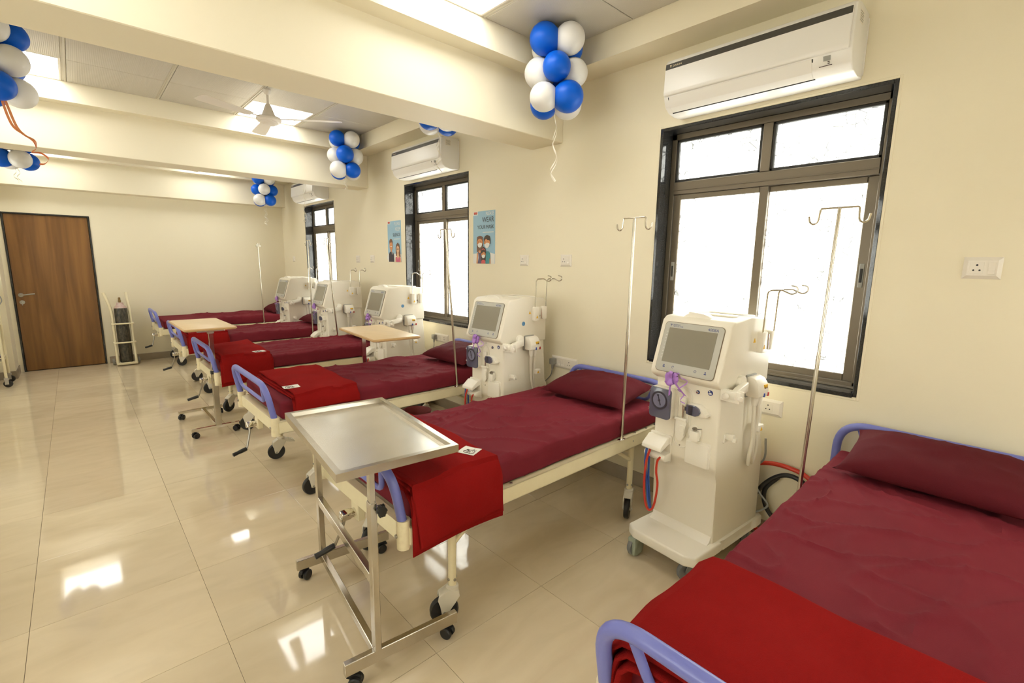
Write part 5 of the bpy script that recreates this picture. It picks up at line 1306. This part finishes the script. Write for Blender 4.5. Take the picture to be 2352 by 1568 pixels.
# ================================================================== SOCKETS AND CABLES
def wallplate(label, yc, zc, w, h, parts, grp):
    """parts: list of (kind, u centre, half width); u to the right as seen from the room"""
    t = thing('wall_socket', label, 'wall socket', (0, yc, zc), 0, grp)
    tb = B(); hw, hh = w / 2, h / 2
    fn = lambda u, v, w_: Vector((-w_, -u, v))
    a = [tb.bm.verts.new(fn(sx * hw, sy * hh, 0.0)) for sx, sy in ((-1, -1), (1, -1), (1, 1), (-1, 1))]
    a2 = [tb.bm.verts.new(fn(sx * hw, sy * hh, 0.003)) for sx, sy in ((-1, -1), (1, -1), (1, 1), (-1, 1))]
    c = [tb.bm.verts.new(fn(sx * (hw - 0.014), sy * (hh - 0.014), 0.011)) for sx, sy in ((-1, -1), (1, -1), (1, 1), (-1, 1))]
    for p, q in ((a, a2), (a2, c)):
        for i in range(4): tb.bm.faces.new((p[i], p[(i + 1) % 4], q[(i + 1) % 4], q[i]))
    tb.bm.faces.new(c); tb.bm.faces.new(a[::-1]); obj('face_plate', tb, m_plate, t, 20)
    for kind, u, hw2 in parts:
        ih = hh - 0.021
        if kind == 'socket':
            tb = B(); tb.prism(rrect(hw2, ih, 0.002, 2, u, 0), fn, 0.010, 0.0120, 0.0006, 1); so = obj('socket', tb, m_plate, t, 0)
            tb = B(); tb.prism(circ(0.0040, 12, u, ih * 0.50), fn, 0.0118, 0.0123)
            for s in (-1, 1): tb.prism(circ(0.0034, 12, u + s * 0.0095, -ih * 0.38), fn, 0.0118, 0.0123)
            obj('socket_holes', tb, m_hole, so, 0)
        else:
            tb = B(); tb.prism([(-ih, 0.010), (-ih, 0.017), (-ih * 0.4, 0.0125), (ih, 0.0145), (ih, 0.010)], lambda v, w_, u2: fn(u + u2, v, w_), -hw2, hw2, 0.0008, 1); obj('rocker_switch', tb, m_plate, t, 0)
    return t
GH = 'high single wall sockets'; GL = 'low double wall sockets'
wallplate('white wall socket alone on the bare wall beside the nearest window', 0.143, 1.545, 0.118, 0.090, [('socket', -0.016, 0.021), ('switch', 0.029, 0.011)], GH)
wallplate('white wall socket just right of the mask poster', 2.885, 1.562, 0.100, 0.090, [('socket', -0.016, 0.021), ('switch', 0.025, 0.011)], GH)
wallplate('white wall socket between the mask poster and the nearest window', 2.425, 1.563, 0.110, 0.090, [('socket', -0.016, 0.021), ('switch', 0.029, 0.011)], GH)
wallplate('white wall socket just left of the silence poster', 5.635, 1.566, 0.110, 0.090, [('socket', -0.016, 0.021), ('switch', 0.029, 0.011)], GH)
wallplate('white wall socket between silence poster and the window beside the end wall', 6.045, 1.562, 0.110, 0.090, [('socket', -0.016, 0.021), ('switch', 0.029, 0.011)], GH)
wallplate('white wall socket in the corner next to the end wall', 8.52, 1.555, 0.110, 0.090, [('socket', -0.016, 0.021), ('switch', 0.029, 0.011)], GH)
P4 = [('socket', -0.085, 0.024), ('switch', -0.040, 0.011), ('switch', -0.012, 0.011), ('socket', 0.055, 0.026)]
wallplate('low white double socket behind the bed under the steel tray table', 2.410, 0.765, 0.265, 0.092, P4, GL)
wallplate('low white double socket under the window between the posters', 4.115, 0.750, 0.250, 0.088, P4, GL)
wallplate('low white double socket under the nearest window beside the machine', 0.955, 0.765, 0.255, 0.092, P4, GL)
def plug(label, y, z, path):
    t = thing('power_plug', label, 'power plug', (-0.0125, y, z), 0, 'grey power plugs with cables')
    tb = B(); tb.prism(rrect(0.023, 0.024, 0.007, 3), lambda u, v, w: Vector((-w, -u, v)), 0.0, 0.038, 0.004, 2); obj('plug_body', tb, m_grey, t)
    tb = B(); tb.cyl((-0.020, 0, -0.020), (-0.020, 0.003, -0.060), 0.011, 0.008, seg=10); obj('strain_relief', tb, m_grey, t)
    tb = B(); tb.tube(spline([(-0.020, 0.003, -0.055)] + path, 8), 0.0042, 8); obj('cable', tb, m_greycable, t)
plug('grey power plug in the low socket behind the bed under the steel tray table', 2.505, 0.768, [(-0.022, 0.02, -0.12), (-0.04, 0.10, -0.20), (-0.07, 0.17, -0.22)])
plug('grey power plug in the low socket under the window between the posters', 4.215, 0.755, [(-0.022, 0.01, -0.12), (-0.04, 0.05, -0.20), (-0.07, 0.09, -0.25)])

# hoses behind the first machine
def hose(label, pts, r, m_, cat='hose', grp=None):
    tb = B(); tb.tube(spline(pts, 10), r, 10); return tag(obj('supply_hose', tb, m_, None), label, cat, grp)
hose('red supply hose arching behind the near machine to the bed farthest from the end wall', [(-0.08, 1.12, 0.36), (-0.05, 1.00, 0.40), (-0.04, 0.87, 0.455), (-0.04, 0.76, 0.465), (-0.04, 0.66, 0.44), (-0.05, 0.58, 0.36), (-0.06, 0.53, 0.22)], 0.0125, m_redhose)
hose('black supply hose coiled behind the near machine on the window wall', [(-0.07, 1.00, 0.02), (-0.07, 0.93, 0.20), (-0.06, 0.86, 0.34), (-0.05, 0.78, 0.415), (-0.05, 0.70, 0.42), (-0.05, 0.62, 0.36), (-0.05, 0.60, 0.26), (-0.05, 0.66, 0.16), (-0.05, 0.76, 0.135), (-0.05, 0.84, 0.20), (-0.045, 0.86, 0.30), (-0.045, 0.80, 0.395)], 0.0125, m_blackhose)
hose('red drain hose lying on the floor behind the near machine', [(-0.06, 1.05, 0.10), (-0.06, 0.92, 0.075), (-0.07, 0.80, 0.03), (-0.08, 0.70, 0.014), (-0.12, 0.60, 0.014)], 0.0125, m_redhose)
hose('grey power cables hanging behind the near machine', [(-0.115, 0.86, 0.62), (-0.11, 0.86, 0.50), (-0.10, 0.93, 0.40), (-0.10, 0.87, 0.30), (-0.10, 0.82, 0.24), (-0.10, 0.89, 0.18), (-0.11, 0.92, 0.28), (-0.11, 0.91, 0.45)], 0.0055, m_greycable, 'cable')
tb = B(); tb.lathe([(0, 0), (0.012, 0), (0.014, 0.02), (0.012, 0.025), (0.016, 0.03), (0.016, 0.05), (0.010, 0.055), (0.010, 0.08), (0, 0.08)], (-0.030, 0.630, 0.30), (0.1, -0.1, 1), 14); vt = thing('water_valve', 'chrome water valve with red lever under the near drip pole', 'valve', (0, 0, 0)); obj('valve_body', tb, m_chrome, vt)
tb = B(); tb.tube([(-0.035, 0.630, 0.380), (-0.055, 0.665, 0.395)], 0.012, 8, flat=0.4); obj('valve_lever', tb, m_redhose, vt)
hose('red hose looping under the bed whose blanket lies short of its foot', [(-0.16, 3.75, 0.02), (-0.14, 3.55, 0.05), (-0.10, 3.30, 0.16), (-0.10, 3.05, 0.10), (-0.15, 2.92, 0.02)], 0.011, m_redhose)
hose('black hose looping under the bed whose blanket lies short of its foot', [(-0.05, 3.75, 0.34), (-0.07, 3.60, 0.29), (-0.09, 3.40, 0.28), (-0.07, 3.20, 0.31), (-0.05, 3.05, 0.36)], 0.012, m_blackhose)
# waste bin edge under that bed
tb = B(); tb.lathe([(0.10, 0.0), (0.13, 0.20), (0.135, 0.205), (0.130, 0.210), (0.125, 0.205), (0.095, 0.01), (0, 0.01)], (0, 0, 0), seg=24); bn = thing('basin', 'dusky pink plastic basin on the floor under a bed', 'basin', (-0.62, 3.62, 0)); obj('basin_wall', tb, m_pinkcloth, bn)
# blue can behind machine
t = thing('jerrycan', 'small blue plastic can standing on the mattress second from the end wall', 'can', (-0.20, 6.94, 0.672))
tb = B(); tb.box(-0.035, 0.035, -0.05, 0.05, 0.0, 0.15, 0.012, 3); obj('can_body', tb, m_canblue, t)
tb = B(); tb.cyl((0, -0.02, 0.148), (0, -0.02, 0.172), 0.014, seg=14, bev=0.002); obj('can_cap', tb, m_white, t)

# ================================================================== GAS CYLINDER AND TROLLEY
t = thing('cylinder_trolley', 'cream two wheeled cylinder trolley leaning by the end wall', 'trolley', (-2.345, 8.80, 0))
tb = B()
for sx in (-1, 1):
    tb.tube(rpath([(sx * 0.105, -0.085, 0.03), (sx * 0.105, -0.02, 0.30), (sx * 0.100, 0.06, 0.78), (sx * (0.165 if sx < 0 else 0.085), 0.12, 1.04)], 0.08, 6), 0.0175, 10)
obj('side_tubes', tb, m_cream, t)
tb = B(); tb.box(-0.118, 0.118, -0.135, 0.09, 0.018, 0.034, 0.003, 1); tb.box(-0.118, 0.118, -0.140, -0.120, 0.018, 0.050, 0.003, 1); obj('toe_plate', tb, m_cream, t, 0)
for z, y in ((0.335, -0.118), (0.605, -0.092)):
    tb = B(); tb.tube(rpath([(-0.118, y + 0.12, z), (-0.118, y, z), (0.118, y, z), (0.118, y + 0.12, z)], 0.01, 3), 0.011, 8); obj('retaining_bar', tb, m_cream, t)
tb = B(); tb.cyl((-0.16, 0.06, 0.045), (0.16, 0.06, 0.045), 0.007, seg=8); obj('axle', tb, m_bolt, t)
for sx in (-1, 1):
    tb = B(); tb.lathe([(0, -0.012), (0.03, -0.012), (0.045, -0.010), (0.045, 0.010), (0.03, 0.012), (0, 0.012)], (sx * 0.145, 0.06, 0.046), (1, 0, 0), 20); obj('wheel', tb, m_grey, t)
tb = B(); t = thing('gas_cylinder', 'worn black gas cylinder with white shoulder strapped in the trolley', 'gas cylinder', (-2.345, 8.785, 0.035))
t.rotation_euler = (-0.075, 0, 0)
tb = B(); tb.lathe([(0, 0.0), (0.066, 0.0), (0.075, 0.010), (0.0765, 0.03), (0.0765, 0.765), (0.074, 0.785)], (0, 0, 0), seg=32); obj('cylinder_body', tb, m_cyl, t)
tb = B(); tb.lathe([(0.0742, 0.784), (0.064, 0.812), (0.045, 0.832), (0.043, 0.845), (0.040, 0.850), (0.040, 0.866), (0, 0.868)], (0, 0, 0), seg=32); obj('cylinder_shoulder', tb, m_cylwhite, t)
tb = B(); tb.cyl((0, 0, 0.866), (0, 0, 0.935), 0.014, seg=12); tb.cyl((0, -0.026, 0.888), (0, 0.02, 0.888), 0.018, seg=12, bev=0.002); tb.box(-0.012, 0.012, -0.010, 0.010, 0.905, 0.940, 0.003, 1); obj('valve', tb, m_brass, t)

# ================================================================== CREAM EQUIPMENT CART BY THE PIER
t = thing('equipment_cart', 'cream tubular equipment cart with grey cables in front of the wall pier', 'cart', (-3.74, 8.22, 0))
CW, CD = 0.235, 0.165
for sx in (-1, 1):
    for sy in (-1, 1):
        tb = B(); tb.cyl((sx * CW, sy * CD, 0.115), (sx * CW, sy * CD, 1.02), 0.0135, seg=12); obj('post', tb, m_cream, t)
        tb = B(); tb.box(-0.022, 0.022, -0.020, 0.020, 0.088, 0.116, 0.004, 1); ca = obj('castor', tb, m_bolt, t, loc=(sx * CW, sy * CD, 0))
        tb = B(); tb.lathe([(0, -0.012), (0.036, -0.012), (0.042, -0.008), (0.042, 0.008), (0.036, 0.012), (0, 0.012)], (0.010, 0, 0.0425), (0.35, 1, 0), 20); obj('wheel', tb, m_rubber, ca)
        for s3 in (-1, 1):
            tb = B(); tb.box(-0.016, 0.018, s3 * 0.016 - 0.0015, s3 * 0.016 + 0.0015, 0.036, 0.092); obj('fork_cheek', tb, m_bolt, ca, 0)
for z in (0.30, 0.72, 1.00):
    tb = B(); tb.box(-CW, CW, -CD, CD, z, z + 0.012, 0.002, 1)
    for sy in (-1, 1): tb.cyl((-CW, sy * CD, z + 0.05), (CW, sy * CD, z + 0.05), 0.006, seg=8)
    for sx in (-1, 1): tb.cyl((sx * CW, -CD, z + 0.05), (sx * CW, CD, z + 0.05), 0.006, seg=8)
    obj('shelf', tb, m_cream, t, 30)
t = thing('patient_monitor', 'black patient monitor with grey cables on the cream equipment cart', 'monitor', (-3.72, 8.22, 1.0125))
tb = B(); tb.box(-0.16, 0.14, -0.08, 0.08, 0, 0.26, 0.012, 2); obj('monitor_case', tb, m_grey, t)
tb = B(); tb.box(-0.13, 0.11, -0.083, -0.079, 0.04, 0.23, 0.002, 1); obj('monitor_screen', tb, m_screen, t, 0)
tb = B(); tb.tube(spline([(0.14, 0, 0.22), (0.20, -0.03, 0.25), (0.245, -0.05, 0.20), (0.235, -0.05, 0.14), (0.18, -0.06, 0.10), (0.25, -0.07, 0.08), (0.270, -0.07, 0.0), (0.21, -0.07, -0.07), (0.15, -0.05, -0.02)], 8), 0.006, 8); obj('cable', tb, m_greycable, t)
tb = B(); tb.lathe([(0, 0), (0.012, 0.002), (0.012, 0.03), (0, 0.032)], (0.205, -0.03, 0.235), (1, 0, 0.3), 10); obj('cable_plug', tb, m_black, t)
t = thing('cable_bundle', 'bundle of printed packets on the lower shelf of the equipment cart', 'packets', (-3.60, 8.14, 0.3125))
tb = B(); rgrid_box(tb, 0.085, 0.06, 0.028, 0.012, 10, 8, 5, lambda p, n: n * 0.008 * noise.noise(p * 25), (0, 0, 0.038)); obj('packet', tb, mat('printed_foil_packet', (0.45, 0.40, 0.36), 0.35, var=(22, (0.10, 0.07, 0.12))), t, 30)
